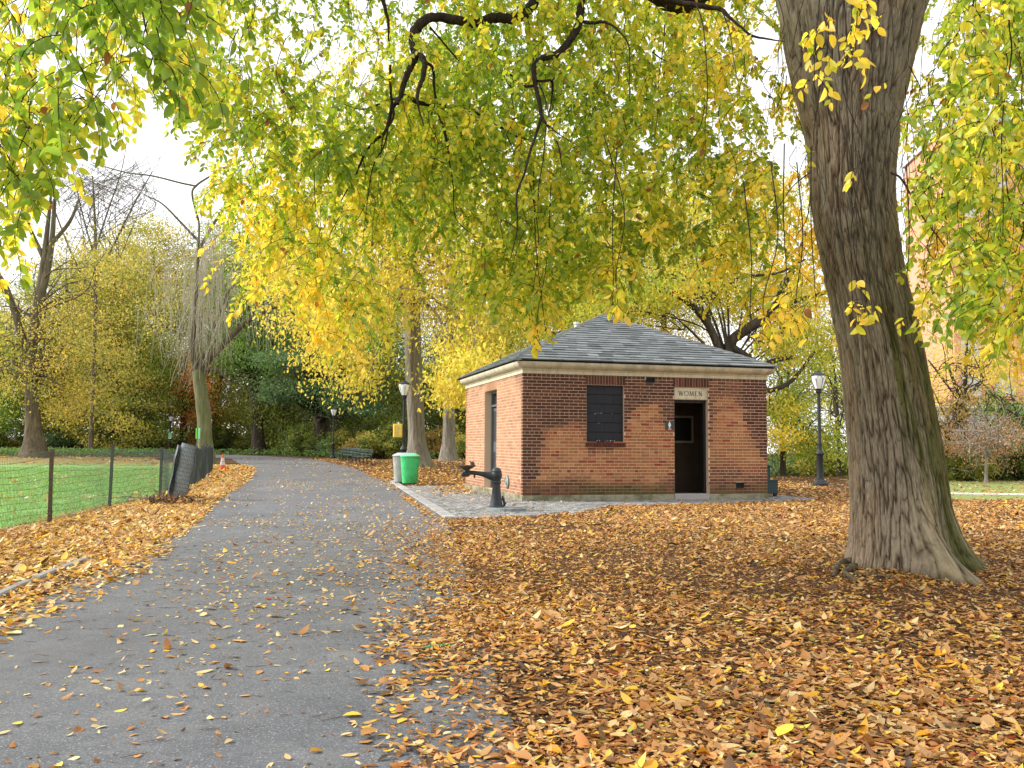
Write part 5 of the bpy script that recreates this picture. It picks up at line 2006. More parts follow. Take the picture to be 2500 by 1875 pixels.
bot_c = [(400, 330), (430, 400), (500, 430), (530, 600), (570, 650), (620, 670), (680, 710), (740, 760), (800, 730), (850, 640), (890, 500), (950, 520), (1000, 570), (1050, 660), (1120, 660), (1150, 690), (1190, 640), (1260, 590), (1330, 600), (1345, 560), (1450, 520), (1550, 560), (1640, 640), (1700, 680), (1780, 660), (1850, 260)]
bot_l = [(-350, 640), (0, 560), (30, 540), (60, 460), (110, 410), (150, 380), (190, 340), (215, 240), (250, 270), (290, 290), (330, 200), (350, 150), (430, 120)]
bot_r = [(1930, 760), (1960, 700), (2050, 640), (2120, 700), (2180, 780), (2230, 800), (2600, 800)]
skyhole = [(330, 330, 130, 150, .93), (215, 90, 40, 60, .6), (850, 140, 40, 60, .5), (470, 330, 60, 60, .4)]
parts, twigs = [], []
for (A, ln_, nl, L_, fine, hang) in (
        (field((400, 1830), (-260, 0), bot_c, (7.2, 9.4), 1800, .42, 1, .8, skyhole), .44, 24, .068, True, .62),
        (field((380, 1830), (-260, 0), bot_c, (9.4, 12.5), 1900, .44, 2, .7, skyhole), .52, 24, .070, False, .62),
        (field((-340, 440), (-260, 0), bot_l, (3.8, 5.4), 320, .44, 3, 1.1, skyhole), .32, 15, .070, True, .85),
        (field((-340, 460), (-260, 0), bot_l, (5.4, 8.5), 420, .43, 4, 1.3, skyhole), .42, 18, .072, True, .75),
        (field((1925, 2560), (-260, 0), bot_r, (5.2, 7.4), 520, .40, 6, 1.5), .42, 19, .070, True, .7),
        (field((1880, 2560), (-260, 0), bot_r, (7.5, 11.), 950, .40, 7, 1.3), .50, 22, .072, False, .65)):
    p, tw = sprays(A, ln_, nl, L_, elm_tone, fine, hang)
    parts.append(p)
    twigs.append(tw)
# a few sprays hanging before the trunk, and by the eaves
front_pts = [(1845, 0, 4.9, 5), (1840, 60, 4.9, 4), (1770, 62, 5, 3), (1790, 118, 5., 3), (1760, 165, 5., 4), (1850, 110, 4.9, 4), (1790, 20, 5, 2), (1900, 30, 5, 1), (1930, 160, 5.2, 1), (1860, 340, 5.4, 1), (1850, 600, 5.6, 1), (1840, 650, 5.3, 2), (1870, 655, 5.3, 2), (1895, 640, 5.3, 1), (1955, 690, 5.6, 1), (1650, 680, 5.6, 3), (1700, 640, 5.6, 4), (1720, 680, 5.6, 4), (1760, 650, 5.6, 3), (1620, 720, 5.6, 2), (1325, 650, 6.4, 4), (1332, 620, 6.4, 3), (1160, 730, 7.4, 4), (1172, 700, 7.4, 4), (1150, 680, 7.4, 4)]
A = np.concatenate([np.array([at(x + rng.normal() * 10, y + rng.normal() * 8, Y) for _ in range(n)]) for (x, y, Y, n) in front_pts])
p, tw = sprays(A, .15, 4, .074, lambda a: .72 + rng.normal(size=len(a)) * .12, True, .7, .8)
parts.append(p); twigs.append(tw)
leaf_object('crown', parts, M['leaf_near'], elm, eoff)
polys, radii = [], []
for tw in twigs:
    for q in tw:
        polys.append(q); radii.append(np.linspace(.0032, .0013, len(q)))
for (x, y, Y, n) in front_pts:
    P = smooth_path([at(x + rng.normal() * 30, y - 330, Y + .25), at(x + rng.normal() * 16, y - 170, Y + .12), at(x, y - 40, Y + .02), at(x + rng.normal() * 5, y + 15, Y)], 5)
    polys.append(P); radii.append(np.linspace(.0055, .0022, len(P)))
# fine bare twigs trailing over the trunk, and long pendulous shoots linking the sprays
for _ in range(34):
    x = 1760 + rng.random() * 200
    y = -60 + rng.random() * 620
    Y = EY - .42 - rng.random() * .5
    P = [at(x, y, Y)]
    for k in range(6):
        x += rng.normal() * 16; y += 30 + rng.random() * 40
        P.append(at(x, y, Y - .02 * k))
    P = smooth_path(P, 3)
    polys.append(P); radii.append(np.linspace(.0028, .0014, len(P)))
for _ in range(420):
    x = rng.choice([rng.uniform(-200, 420), rng.uniform(420, 1780), rng.uniform(420, 1780), rng.uniform(1950, 2350)])
    Y = rng.uniform(4, 7) if x < 420 else rng.uniform(6, 8) if x > 1900 else rng.uniform(7.2, 11)
    b = np.interp(x, [q[0] for q in bot_c], [q[1] for q in bot_c]) if 420 < x < 1800 else np.interp(x, [q[0] for q in (bot_l if x < 500 else bot_r)], [q[1] for q in (bot_l if x < 500 else bot_r)])
    y = rng.uniform(-250, max(b - 220, -200))
    P = [at(x, y, Y)]
    for k in range(5):
        x += rng.normal() * 14; y += rng.uniform(25, 60)
        if y > b + 40: break
        P.append(at(x, y, Y + rng.normal() * .1))
    if len(P) < 3: continue
    P = smooth_path(P, 3)
    polys.append(P); radii.append(np.linspace(.0045, .0018, len(P)))
V_, F_ = tubes(polys, radii, 3)
link('twigs', np_mesh('twigs', V_ - eoff[None], F_, M['bark_limb']), elm)

# ---------------------------------------------------------------- the other trees
make_tree('elm_tree', 'tall straight grey trunk rising behind the bins with a broad golden crown', 'tree', 46,
          [(905, 1006, 25), (901, 960, 20), (896, 860, 19), (892, 740, 18), (890, 620, 16), (884, 500, 14), (880, 380, 11), (872, 250, 8), (866, 120, 4)],
          [(760, 560, 200, 190, 36, 52, 90, 1.3), (1040, 560, 150, 200, 31, 46, 90, 1.1), (900, 300, 330, 240, 38, 54, 120, 1.6), (640, 600, 110, 150, 36, 46, 40, 1.1), (760, 760, 110, 80, 34, 44, 34, 1.0), (1020, 800, 110, 90, 29, 38, 60, .8), (900, 430, 230, 150, 33, 43, 90, 1.2), (800, 640, 150, 90, 33, 42, 50, 1.), (1160, 600, 120, 110, 36, 48, 50, 1.2)],
          'yellow', .15, 105, M['bark_grey'], tbase=.60, forks=(.45, .95), nlimb=30, grad=-.1, flat=.8, droop=.8)
make_tree('elm_tree', 'shorter grey trunk half hidden by gold leaves left of the building', 'tree', 58,
          [(969, 1002, 17), (969, 960, 14), (970, 880, 13), (972, 760, 11), (975, 640, 8)],
          [(1000, 640, 140, 150, 52, 64, 46, 1.6)], 'yellow', .17, 90, M['bark_grey'], tbase=.5, nlimb=24)
make_tree('maple_tree', 'stout trunked tree on the lawn edge at far left with thin yellowing leaves', 'tree', 60,
          [(75, 991, 24), (73, 955, 19), (70, 900, 15), (67, 820, 12), (70, 740, 10), (80, 660, 8), (95, 560, 6), (105, 470, 4), (112, 400, 2)],
          [(60, 690, 150, 120, 58, 70, 46, 1.5), (160, 760, 120, 130, 56, 68, 56, 1.4), (10, 830, 60, 80, 60, 70, 22, 1.2), (180, 560, 130, 90, 56, 70, 40, 1.6), (170, 880, 80, 50, 58, 68, 20, 1.1), (80, 790, 130, 110, 57, 64, 26, 1.4)],
          'olive', .17, 80, M['bark_brown'], tbase=.66, forks=(.3, .9), nlimb=36,
          extra=[[(68, 790, 9), (45, 720, 8), (20, 640, 7), (0, 600, 6), (-40, 540, 4)], [(75, 690, 9), (100, 590, 8), (112, 520, 6), (118, 430, 4)], [(66, 830, 8), (20, 800, 7), (-10, 805, 5)], [(95, 560, 6), (60, 480, 4), (50, 400, 2)], [(100, 540, 5), (150, 480, 4), (170, 430, 2)]])
# bare-topped tree far behind on the left
make_tree('bare_tree', 'leafless grey tree with fine upright twigs against the sky at upper left', 'tree', 74,
          [(196, 985, 5), (200, 850, 4.6), (205, 720, 4.2), (206, 600, 3.6), (205, 480, 2.5), (200, 380, 1.2)], [], 'brown', .12, 20, M['bark_brown'],
          extra=[[(204, 650, 3), (160, 560, 2.4), (120, 460, 1.6), (90, 370, .6)], [(205, 610, 3), (250, 520, 2.2), (290, 440, 1.6), (330, 370, .6)], [(205, 560, 2.4), (180, 470, 1.7), (160, 380, 1), (150, 310, .5)], [(205, 540, 2.4), (235, 450, 1.7), (262, 370, 1), (275, 300, .5)]]
          + [[(150 + rng.random() * 120, 470 + rng.random() * 100, .8)] + [(110 + rng.random() * 230, 400 + rng.random() * 60, .55), (90 + rng.random() * 270, 310 + rng.random() * 90, .3)] for _ in range(45)]
          + [[(90 + rng.random() * 250, 400 + rng.random() * 80, .45), (85 + rng.random() * 260, 340 + rng.random() * 70, .3)] for _ in range(120)])


# weeping tree with grey hanging twigs
def weeping():
    Y = 50
    t = make_tree('weeping_tree', 'mossy forked tree by the fence end draped in grey hanging twigs', 'tree', Y,
                  [(444, 968, 18), (442, 930, 15), (438, 880, 14), (432, 830, 13), (427, 800, 12)],
                  [(560, 600, 80, 60, 50, 56, 14, 1.2), (420, 600, 80, 120, 52, 57, 22, 1.0), (330, 680, 70, 60, 50, 56, 12, 1.)], 'olive', .15, 50, M['bark_moss'], tbase=.5, forks=(.7, 1.), nlimb=4, limb_bark=M['bark_brown'],
                  extra=[[(428, 812, 9), (445, 780, 9), (470, 755, 8), (500, 725, 7), (540, 690, 5), (600, 660, 4), (660, 640, 2)], [(426, 806, 8), (415, 760, 6.5), (420, 690, 5), (425, 600, 3.6), (430, 500, 2.4), (428, 470, 2)],
                         [(428, 475, 2.8), (415, 420, 2.4), (425, 400, 2.4), (455, 380, 2.2), (500, 355, 2), (545, 340, 1.6), (580, 330, 1.2)], [(425, 402, 2.2), (390, 395, 2), (330, 380, 1.8), (270, 372, 1.5), (200, 352, 1)],
                         [(430, 540, 4), (470, 470, 3), (500, 430, 2), (540, 400, 1.5)], [(428, 520, 3), (390, 480, 2.4), (350, 440, 1.8), (310, 420, 1)], [(432, 800, 5), (470, 800, 4), (500, 830, 2)]])
    polys, radii = [], []
    for _ in range(19):
        cx0, cy0, cY = 442 + rng.normal() * 30, 480 + rng.random() * 190, Y + rng.normal() * .9
        drift = rng.normal() * 7 - 5
        reach = 2 + int(rng.random() * 4)
        for _k in range(5 + int(rng.random() * 9)):
            x, y, yy = cx0 + rng.normal() * 8, cy0 + rng.normal() * 22, cY + rng.normal() * .25
            P = [at(x, y, yy)]
            for k in range(reach + int(rng.random() * 2)):
                x += rng.normal() * 9 + drift * (.4 + rng.random()); y += 32 + rng.random() * 40
                if y > 790 + rng.random() * 70: break
                P.append(at(x, y, yy + rng.normal() * .1))
            if len(P) < 3: continue
            P = smooth_path(P, 3)
            polys.append(P); radii.append(np.linspace(.017, .006, len(P)) * (.6 + .8 * rng.random()))
    for _ in range(150):
        x = rng.choice([560, 620, 590, 520, 380, 340]) + rng.normal() * 30
        y = 520 + rng.random() * 150
        yy = Y + rng.normal()
        P = [at(x, y, yy), at(x + rng.normal() * 6, y + 40, yy), at(x + rng.normal() * 10, y + 80 + rng.random() * 40, yy)]
        P = smooth_path(P, 3)
        polys.append(P); radii.append(np.linspace(.016, .007, len(P)))
    V, Fq = tubes(polys, radii, 3)
    link('hanging_twigs', np_mesh('hanging_twigs', V - np.array(t.location)[None], Fq, M['moss_twig']), t)


weeping()
make_tree('pine_tree', 'dark blue-green conifer with layered branches behind the benches', 'tree', 72,
          [(706, 988, 22), (700, 950, 19), (690, 880, 17), (680, 810, 15), (676, 740, 12), (676, 640, 8), (680, 560, 5)],
          [(700, 840, 130, 20, 62, 76, 30, 1.6), (640, 780, 90, 18, 64, 76, 22, 1.5), (740, 760, 110, 20, 64, 78, 26, 1.5), (690, 700, 110, 25, 66, 78, 26, 1.5), (680, 620, 80, 40, 66, 78, 22, 1.5), (760, 880, 90, 18, 62, 72, 20, 1.3), (620, 850, 50, 16, 64, 72, 12, 1.2)],
          'evergreen', .20, 150, M['bark_dark'], tbase=.5, forks=(.2, 1.), nlimb=70, flat=.28, droop=.1)
make_tree('oak_tree', 'dark green tree with crooked limbs behind the weeping tree', 'tree', 80,
          [(560, 985, 14), (556, 920, 12), (550, 840, 11), (545, 740, 9), (545, 620, 6)],
          [(540, 640, 120, 110, 72, 88, 80, 1.8), (600, 760, 90, 70, 70, 84, 44, 1.6), (500, 740, 70, 70, 74, 84, 32, 1.6)], 'green', .22, 105, M['bark_dark'], tbase=.3, nlimb=50)
make_tree('maple_tree', 'orange-leaved maple glowing behind the lamp with the green notice', 'tree', 92,
          [(395, 985, 8), (396, 930, 7), (400, 850, 5), (402, 760, 3)],
          [(410, 860, 60, 60, 86, 98, 34, 1.3), (420, 800, 50, 40, 86, 98, 14, 1.3)], 'orange', .22, 60, M['bark_dark'], tbase=.4, nlimb=20)
# background trees, each its own crown
bg = [
    (-150, 990, 95, 540, 150, 'olive', .4, 'dense olive tree at the extreme left edge beyond the lawn'),
    (-40, 985, 88, 640, 130, 'green', .55, 'green tree behind the stout trunked tree at far left'),
    (150, 985, 96, 540, 130, 'olive', .3, 'olive-gold tree at the back of the lawn right of the stout trunk'),
    (245, 985, 86, 490, 120, 'olive', .5, 'tall yellowing tree behind the pale green utility box'),
    (330, 985, 98, 460, 130, 'olive', .55, 'tall olive tree behind the distant lamp'),
    (300, 985, 92, 700, 110, 'green', .7, 'low dark spreading tree beyond the lawn near the utility box'),
    (470, 985, 104, 480, 120, 'olive', .35, 'tall tree rising behind the weeping tree'),
    (640, 985, 108, 470, 130, 'olive', .3, 'brownish thin tree behind the dark conifer'),
    (620, 985, 84, 800, 90, 'dark', .75, 'low olive bushy tree where the path bends away'),
    (800, 985, 84, 760, 120, 'dark', .7, 'low spreading tree behind the benches'),
    (820, 985, 100, 560, 120, 'green', .5, 'green tree behind the golden crowned elm'),
    (980, 990, 86, 700, 110, 'dark', .6, 'dark tree behind the left building corner'),
    (1090, 995, 70, 560, 120, 'mixed', .5, 'yellow-green tree just behind the left part of the roof'),
    (1250, 1000, 76, 430, 140, 'mixed', .45, 'tall mixed green tree behind the roof apex'),
    (1420, 1000, 84, 380, 150, 'olive', .7, 'tall pale gold tree behind the right half of the roof'),
]
for n_, (xd, yd, Y, ytop, rw, pal, tb, lab) in enumerate(bg):
    H_ = yd - ytop
    ng = int(40 + H_ * .22)
    rc = 1.75 * Y / 90
    make_tree('woodland_tree', lab, 'tree', Y,
              [(xd, yd, 11), (xd + rng.normal() * 6, yd - H_ * .2, 9), (xd + rng.normal() * 8, yd - H_ * .5, 6), (xd + rng.normal() * 10, yd - H_ * .85, 2.5)],
              [(xd, ytop + H_ * .28, rw * .85, H_ * .28, Y - 6, Y + 6, int(ng * 1.25), rc), (xd, ytop + H_ * .58, rw, H_ * .28, Y - 8, Y + 6, ng, rc), (xd + rng.normal() * 20, ytop + H_ * .82, rw * .95, H_ * .16, Y - 8, Y + 4, int(ng * .7), rc * .85)],
              pal, .19 * Y / 85, 115, M['bark_dark'], 'trees in the wood behind the lawn and path', tb, nlimb=34, flat=.42, droop=.3)

# trees behind and to the right of the building
make_tree('oak_tree', 'spreading tree with thick dark crooked limbs over the right side of the roof', 'tree', 34,
          [(1560, 1040, 18), (1560, 950, 15), (1568, 860, 14), (1578, 790, 13)],
          [(1330, 640, 170, 80, 29, 40, 90, .85), (1560, 610, 190, 110, 32, 42, 130, .9), (1720, 700, 90, 130, 32, 40, 90, .8), (1480, 460, 300, 120, 32, 46, 170, 1.1), (1180, 660, 90, 90, 32, 42, 34, .9), (1690, 900, 60, 70, 31, 37, 20, .6)],
          'mixed', .105, 120, M['bark_dark'], tbase=.42, forks=(.8, 1.), nlimb=16, droop=.7, limb_r=.16,
          extra=[[(1578, 790, 11), (1575, 745, 11), (1600, 720, 12), (1630, 700, 11), (1670, 670, 9), (1690, 620, 8), (1720, 570, 6), (1740, 500, 4)], [(1580, 750, 9), (1612, 770, 8), (1640, 790, 7), (1670, 780, 6), (1720, 770, 4)],
                 [(1570, 800, 10), (1530, 700, 9), (1470, 640, 8), (1400, 620, 6), (1330, 610, 5), (1270, 640, 3)], [(1640, 690, 6), (1720, 650, 5), (1790, 630, 4), (1850, 600, 2)], [(1530, 700, 6), (1540, 640, 5), (1600, 600, 4), (1680, 590, 3), (1740, 560, 2)],
                 [(1400, 620, 5), (1340, 690, 4), (1290, 700, 4), (1200, 720, 4), (1160, 700, 3)], [(1568, 850, 8), (1620, 850, 7), (1700, 830, 5), (1760, 760, 3)]])
make_tree('young_tree', 'slim dark-trunked young tree between the building corner and the right lamp', 'tree', 42,
          [(1692, 1032, 7), (1691, 990, 6), (1690, 930, 5), (1700, 850, 4), (1705, 780, 2)],
          [(1700, 870, 50, 70, 38, 46, 26, .8), (1740, 950, 60, 40, 37, 45, 26, .7), (1690, 760, 60, 60, 38, 46, 18, .8)], 'mixed', .13, 90, M['bark_dark'], tbase=.25, nlimb=26)
make_tree('young_tree', 'thin yellow-green tree between the right lamp and the big elm', 'tree', 48,
          [(1812, 1032, 5), (1811, 960, 4.4), (1808, 880, 3.6), (1800, 780, 2)],
          [(1800, 800, 50, 120, 44, 54, 34, .9), (1800, 960, 46, 50, 44, 52, 18, .8)], 'mixed', .14, 80, M['bark_dark'], tbase=.4, nlimb=24)
make_tree('sapling', 'pinkish leaved sapling with a thin pale stem at far right', 'tree', 31,
          [(2130, 1064, 4.), (2130, 1030, 3.4), (2132, 980, 2.6), (2140, 930, 1.6)],
          [(2130, 960, 90, 60, 29, 34, 44, .55), (2180, 930, 50, 50, 29, 34, 14, .5)], 'pink', .065, 60, M['bark_grey'], tbase=.45, nlimb=26)
make_tree('young_tree', 'reddish-brown bushy tree beside the right edge of the big elm', 'tree', 36,
          [(2055, 1050, 5), (2053, 1000, 4), (2055, 940, 2.4)],
          [(2050, 950, 60, 60, 33, 40, 34, .6), (2075, 880, 50, 40, 33, 40, 14, .6)], 'brown', .10, 80, M['bark_dark'], tbase=.5, nlimb=22)
make_tree('young_tree', 'green and gold young tree at the right edge before the grey building', 'tree', 40,
          [(2200, 1056, 5), (2200, 1000, 4), (2196, 930, 2.6), (2190, 860, 1.6)],
          [(2190, 930, 60, 60, 36, 44, 34, .7), (2150, 880, 40, 34, 36, 44, 12, .7)], 'green', .11, 80, M['bark_dark'], tbase=.6, nlimb=24)
make_tree('woodland_tree', 'golden tree right of the big elm in front of the brick apartment block', 'tree', 56,
          [(2080, 1050, 7), (2082, 950, 6), (2085, 820, 4), (2090, 700, 2)],
          [(2120, 620, 140, 260, 50, 62, 150, 1.15), (2040, 820, 70, 90, 50, 60, 34, 1.), (2180, 800, 80, 80, 50, 60, 34, 1.)], 'yellow', .13, 75, M['bark_dark'], 'trees in the wood behind the lawn and path', .7, nlimb=40)
make_tree('woodland_tree', 'pale tree far behind the right lamp post', 'tree', 88,
          [(1850, 1060, 8), (1850, 960, 7), (1850, 820, 5), (1850, 640, 3)],
          [(1800, 760, 120, 160, 80, 96, 60, 1.7), (1700, 860, 100, 100, 80, 96, 40, 1.6)], 'olive', .2, 80, M['bark_dark'], 'trees in the wood behind the lawn and path', .6, nlimb=34)


# ---------------------------------------------------------------- shrubs
def make_shrub(label, pal, tb, w, h, L, n, per):
    t = thing('shrub', label, 'shrub', (0, 0, 0), group='shrubs along the wood edge')
    C = []
    while len(C) < n:
        v = rng.normal(size=3); v /= np.linalg.norm(v); v *= rng.random() ** .4
        C.append((v[0] * w, v[1] * w * .8, h * .5 + v[2] * h * .5))
    C = np.array(C)
    part = leaf_cloud(C, np.full(n, .42), per, L, PAL[pal], tb + rng.normal(size=n) * .18, .7, .3)
    leaf_object('foliage', [part], M['leaf_far'], t)
    polys, radii = [], []
    for i in range(0, n):
        P, R = limb((rng.normal() * .03, rng.normal() * .1, -.1), C[i], .03, .008, .3, 4)
        polys.append(P); radii.append(R)
    V, Fq = tubes(polys, radii, 4)
    link('stems', np_mesh('stems', V, Fq, M['bark_dark']), t)
    return t


SH = [make_shrub('rounded dark green shrub in the undergrowth at the wood edge', 'dark', .5, 2.1, 2.6, .17, 40, 95),
      make_shrub('yellow-olive shrub in the undergrowth at the wood edge', 'olive', .35, 2.0, 2.2, .17, 36, 95),
      make_shrub('grey-green low shrub in the undergrowth at the wood edge', 'evergreen', .75, 1.8, 1.7, .15, 32, 95),
      make_shrub('brownish thin shrub in the undergrowth at the wood edge', 'brown', .3, 1.9, 2.0, .16, 30, 80)]
spots = [(-120, 74, 0), (-60, 70, 2), (0, 72, 1), (50, 76, 2), (110, 72, 2), (150, 78, 0), (190, 73, 2), (235, 76, 2), (275, 78, 0), (320, 75, 3), (345, 79, 2), (400, 80, 3), (430, 84, 1), (480, 82, 0), (520, 84, 1), (560, 80, 0), (590, 78, 2), (630, 76, 0), (660, 74, 1), (690, 72, 0), (725, 70, 2), (760, 66, 1), (790, 64, 3), (815, 62, 1), (845, 64, 0), (875, 66, 2), (930, 68, 0), (955, 66, 3), (985, 68, 0), (1010, 62, 1),
         (1700, 52, 2), (1735, 55, 0), (1775, 50, 1), (1815, 54, 0), (1690, 58, 1), (2040, 34, 0), (2075, 36, 1), (2110, 38, 0), (2150, 36, 1), (2180, 34, 0), (2215, 36, 1), (2250, 34, 0), (2090, 33, 1), (2165, 40, 3)]
used = set()
for (xd, Y, k) in spots:
    Y = Y + 14 if xd < 600 else Y
    p = at(xd, 1000, Y)
    loc = (p[0], p[1], float(gz(p[0], p[1])) - .05)
    sc = .8 + .5 * rng.random()
    if Y < 45: sc *= .5
    if k not in used:
        SH[k].location = [float(v) for v in loc]; SH[k].scale = (sc,) * 3; used.add(k)
    else:
        dup(SH[k], loc, rng.random() * 6, scale=sc)

# the far wood that closes the view: one mass
C = []
for _ in range(900):
    xd = rng.uniform(-500, 1250)
    Y = rng.uniform(108, 135)
    p = at(xd, 985, Y)
    hmax = 11 + 5 * float(noise3(np.array(p[0] * .06), np.array(0.), np.array(0.), 5))
    p[2] = gz(p[0], p[1]) + hmax * rng.random() ** .8
    C.append(p)
C = np.array(C)
part = leaf_cloud(C, np.full(len(C), 2.3), 46, .5, PAL['dark'], .55 + rng.normal(size=len(C)) * .2 + (C[:, 2] > 8) * .2, .7, .3)
o = leaf_object('far_wood', [part], M['leaf_far'])
tag(o, kind='stuff')
# low green ground cover at the edge of the wood
n = 16000
Y = rng.uniform(62, 82, n)
xs = np.array([at(x, 985, y)[0] for x, y in zip(rng.uniform(-200, 1000, n), Y)])
ok = (xs < xl(Y) - 3 + 0 * Y) | (xs > xr(Y) + 2.2) | (Y > 76)
ok &= ~((Y < 66) & (xs < xf(np.minimum(Y, 60)) - 0))
P = np.stack([xs, Y, gz(xs, Y) + rng.random(n) * .45], -1)[ok]
n = len(P)
T = rand_dirs(n); T[:, 2] = np.abs(T[:, 2]) * .6
V, F_, k = leaves_coarse(P, T, np.array([[0, -.4, 1.]]) + rng.normal(size=(n, 3)) * .4, .26 * (.6 + .7 * rng.random(n)), .12, .3, .1)
c = palette([(56, 86, 40), (92, 126, 56), (128, 150, 84)], rng.random(n))
o = leaf_object('undergrowth', [(V, F_, k, c)], M['leaf_far'])
tag(o, kind='stuff')

# ================================================================== FALLEN LEAVES
LIT = [(212, 166, 108), (198, 144, 86), (184, 122, 66), (154, 104, 60), (118, 86, 56), (84, 64, 48), (236, 194, 76), (228, 164, 46), (232, 210, 152), (214, 184, 130), (148, 64, 36), (170, 170, 70)]
W_R = [24, 24, 17, 12, 9, 6, 8, 6, 6, 8, .8, .3]
W_L = [18, 12, 8, 5, 3, 2, 16, 9, 18, 14, .6, .4]
W_P = [16, 14, 8, 5, 2, 0, 10, 6, 20, 20, .5, .5]


def litter(x, y, z, L, w, fine=True, tilt=.12, curl=(.02, .35)):
    n = len(x)
    P = np.stack([x, y, gz(x, y) + z], -1)
    a = rng.random(n) * 2 * PI
    T = np.stack([np.cos(a), np.sin(a), rng.normal(size=n) * tilt * .6], -1)
    Nn = np.stack([rng.normal(size=n) * tilt, rng.normal(size=n) * tilt, np.where(rng.random(n) < .5, 1., -1.)], -1)
    Ls = L * np.exp(rng.normal(size=n) * .36)
    cu = np.where(rng.random(n) < .10, .35, 0.)
    V, F_, k = (leaves_fine if fine else leaves_coarse)(P, T, Nn, Ls, Ls * (.34 + .36 * rng.random(n)), cu + curl[0] + (curl[1] - curl[0]) * rng.random(n), -.2 + .5 * rng.random(n))
    zmin = gz(V[:, 0], V[:, 1]) + .006
    V[:, 2] = np.maximum(V[:, 2], zmin + rng.random(len(V)) * .003)
    c = pick(LIT, w, n) * (1 + rng.normal(size=(n, 1)) * .16)
    return V, F_, k, np.clip(c, .01, .9)


def in_building(x, y):
    dx, dy = x - BA[0], y - BA[1]
    u, v = dx * _fx[0] + dy * _fx[1], dx * _sx[0] + dy * _sx[1]
    return (u > -.03) & (u < BW + .03) & (v > -.03) & (v < BD + .03)


def pad_mask(x, y):
    return np.array([in_pad(a, b) for a, b in zip(x, y)])


def right_density(x, y):
    """how thickly the leaves lie: 1 on the leaf bed, thinning over the path"""
    e = np.interp(y, [-12, 0, 3.4, 4.5, 5.4, 7, 9, 12, 14.6, 15.5], [.9, -.05, -.50, -.60, -.72, -.84, -1.10, -1.5, -1.25, -.9])
    w = .5 + .08 * y
    n = (noise3(x * 1.1, y * .7, 0, 9) - .5) * .34 + (noise3(x * 3.5, y * 3.5, 0, 19) - .5) * .34
    return np.clip((x - e + n) / w + .42, 0, 1) ** 1.9


def scatter(n, x0, x1, y0, y1):
    return x0 + (x1 - x0) * rng.random(n), y0 + (y1 - y0) * rng.random(n)


parts = []
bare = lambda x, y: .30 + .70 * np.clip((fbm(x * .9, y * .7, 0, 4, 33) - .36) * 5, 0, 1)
for (n, box, L_, fine, zz_, wid) in ((98000, (-1.9, 5.2, 2.6, 7.0), .043, True, .018, .60), (110000, (-3.6, 10., 7.0, 13.), .044, False, .018, .60), (120000, (-3.2, 14., 13., 21.), .052, False, .018, .6), (80000, (-6., 24., 19., 38.), .075, False, .02, .6), (36000, (-16., 24., 34., 62.), .12, False, .03, .6)):
    x, y = scatter(n, *box)
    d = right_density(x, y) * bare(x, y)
    d = np.where(y > 15.2, np.where(x > np.interp(y, PR[:, 0], PR[:, 1]) - .25, 1., .0) * (.55 + .45 * noise3(x * .6, y * .6, 0, 3)), d)
    d = d * np.where((y > 15) & (y < 30) & (x < 2), .75, 1)
    # wear bare soil near the elm
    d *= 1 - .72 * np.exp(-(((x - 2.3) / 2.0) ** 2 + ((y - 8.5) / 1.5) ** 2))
    keep = rng.random(n) < d
    keep &= ~in_building(x, y)
    keep &= np.hypot(x - EB[0], y - EY) > .30
    keep &= (np.abs(x) < y * .75 + 1.2)
    keep &= ~((x > 9.4) & (y > 20.5 + .2 * (x - 10)) & (rng.random(n) < .85))
    x, y = x[keep], y[keep]
    if box[3] > 14 and box[2] < 30:
        pm = pad_mask(x, y) | ((x > np.interp(y, PR[:, 0], PR[:, 1]) - .1) & (x < np.interp(y, PR[:, 0], PR[:, 1]) + .3) & (y > 14.7) & (y < 28.5))
        pile = np.exp(-(((x + 1.25) / .75) ** 2 + ((y - 24.3) / 2.6) ** 2)) * 1.5
        k2 = ~pm | (rng.random(len(x)) < np.clip(pile, .035, 1))
        x, y = x[k2], y[k2]
    parts.append(litter(x, y, rng.random(len(x)) * zz_ + .008, L_, W_R, fine))
# crumbs and shreds of broken leaf between the whole ones
x, y = scatter(90000, -1.6, 9., 2.6, 12.)
d = np.clip(right_density(x, y) * 1.4 + .05, 0, 1)
kp = (rng.random(len(x)) < d) & (np.abs(x) < y * .75 + 1.2) & (np.hypot(x - EB[0], y - EY) > .30)
x, y = x[kp], y[kp]
parts.append(litter(x, y, rng.random(len(x)) * .012 + .006, .017, [10, 16, 16, 22, 26, 26, 1, 2, 2, 4, 3, 0], False, .3))
# a little heap of leaves on the paving by the side door
x, y = scatter(1500, -2.4, -.4, 20.8, 27.2)
g = np.exp(-(((x + 1.2 - .02 * (y - 24)) / .55) ** 2 + ((y - 24.2) / 2.2) ** 2))
kp = (rng.random(len(x)) < g) & ~in_building(x, y)
parts.append(litter(x[kp], y[kp], rng.random(kp.sum()) * .07 * g[kp] + .03, .085, W_L, False))
o = leaf_object('fallen_leaves', parts, M['litter'])
tag(o, kind='stuff')

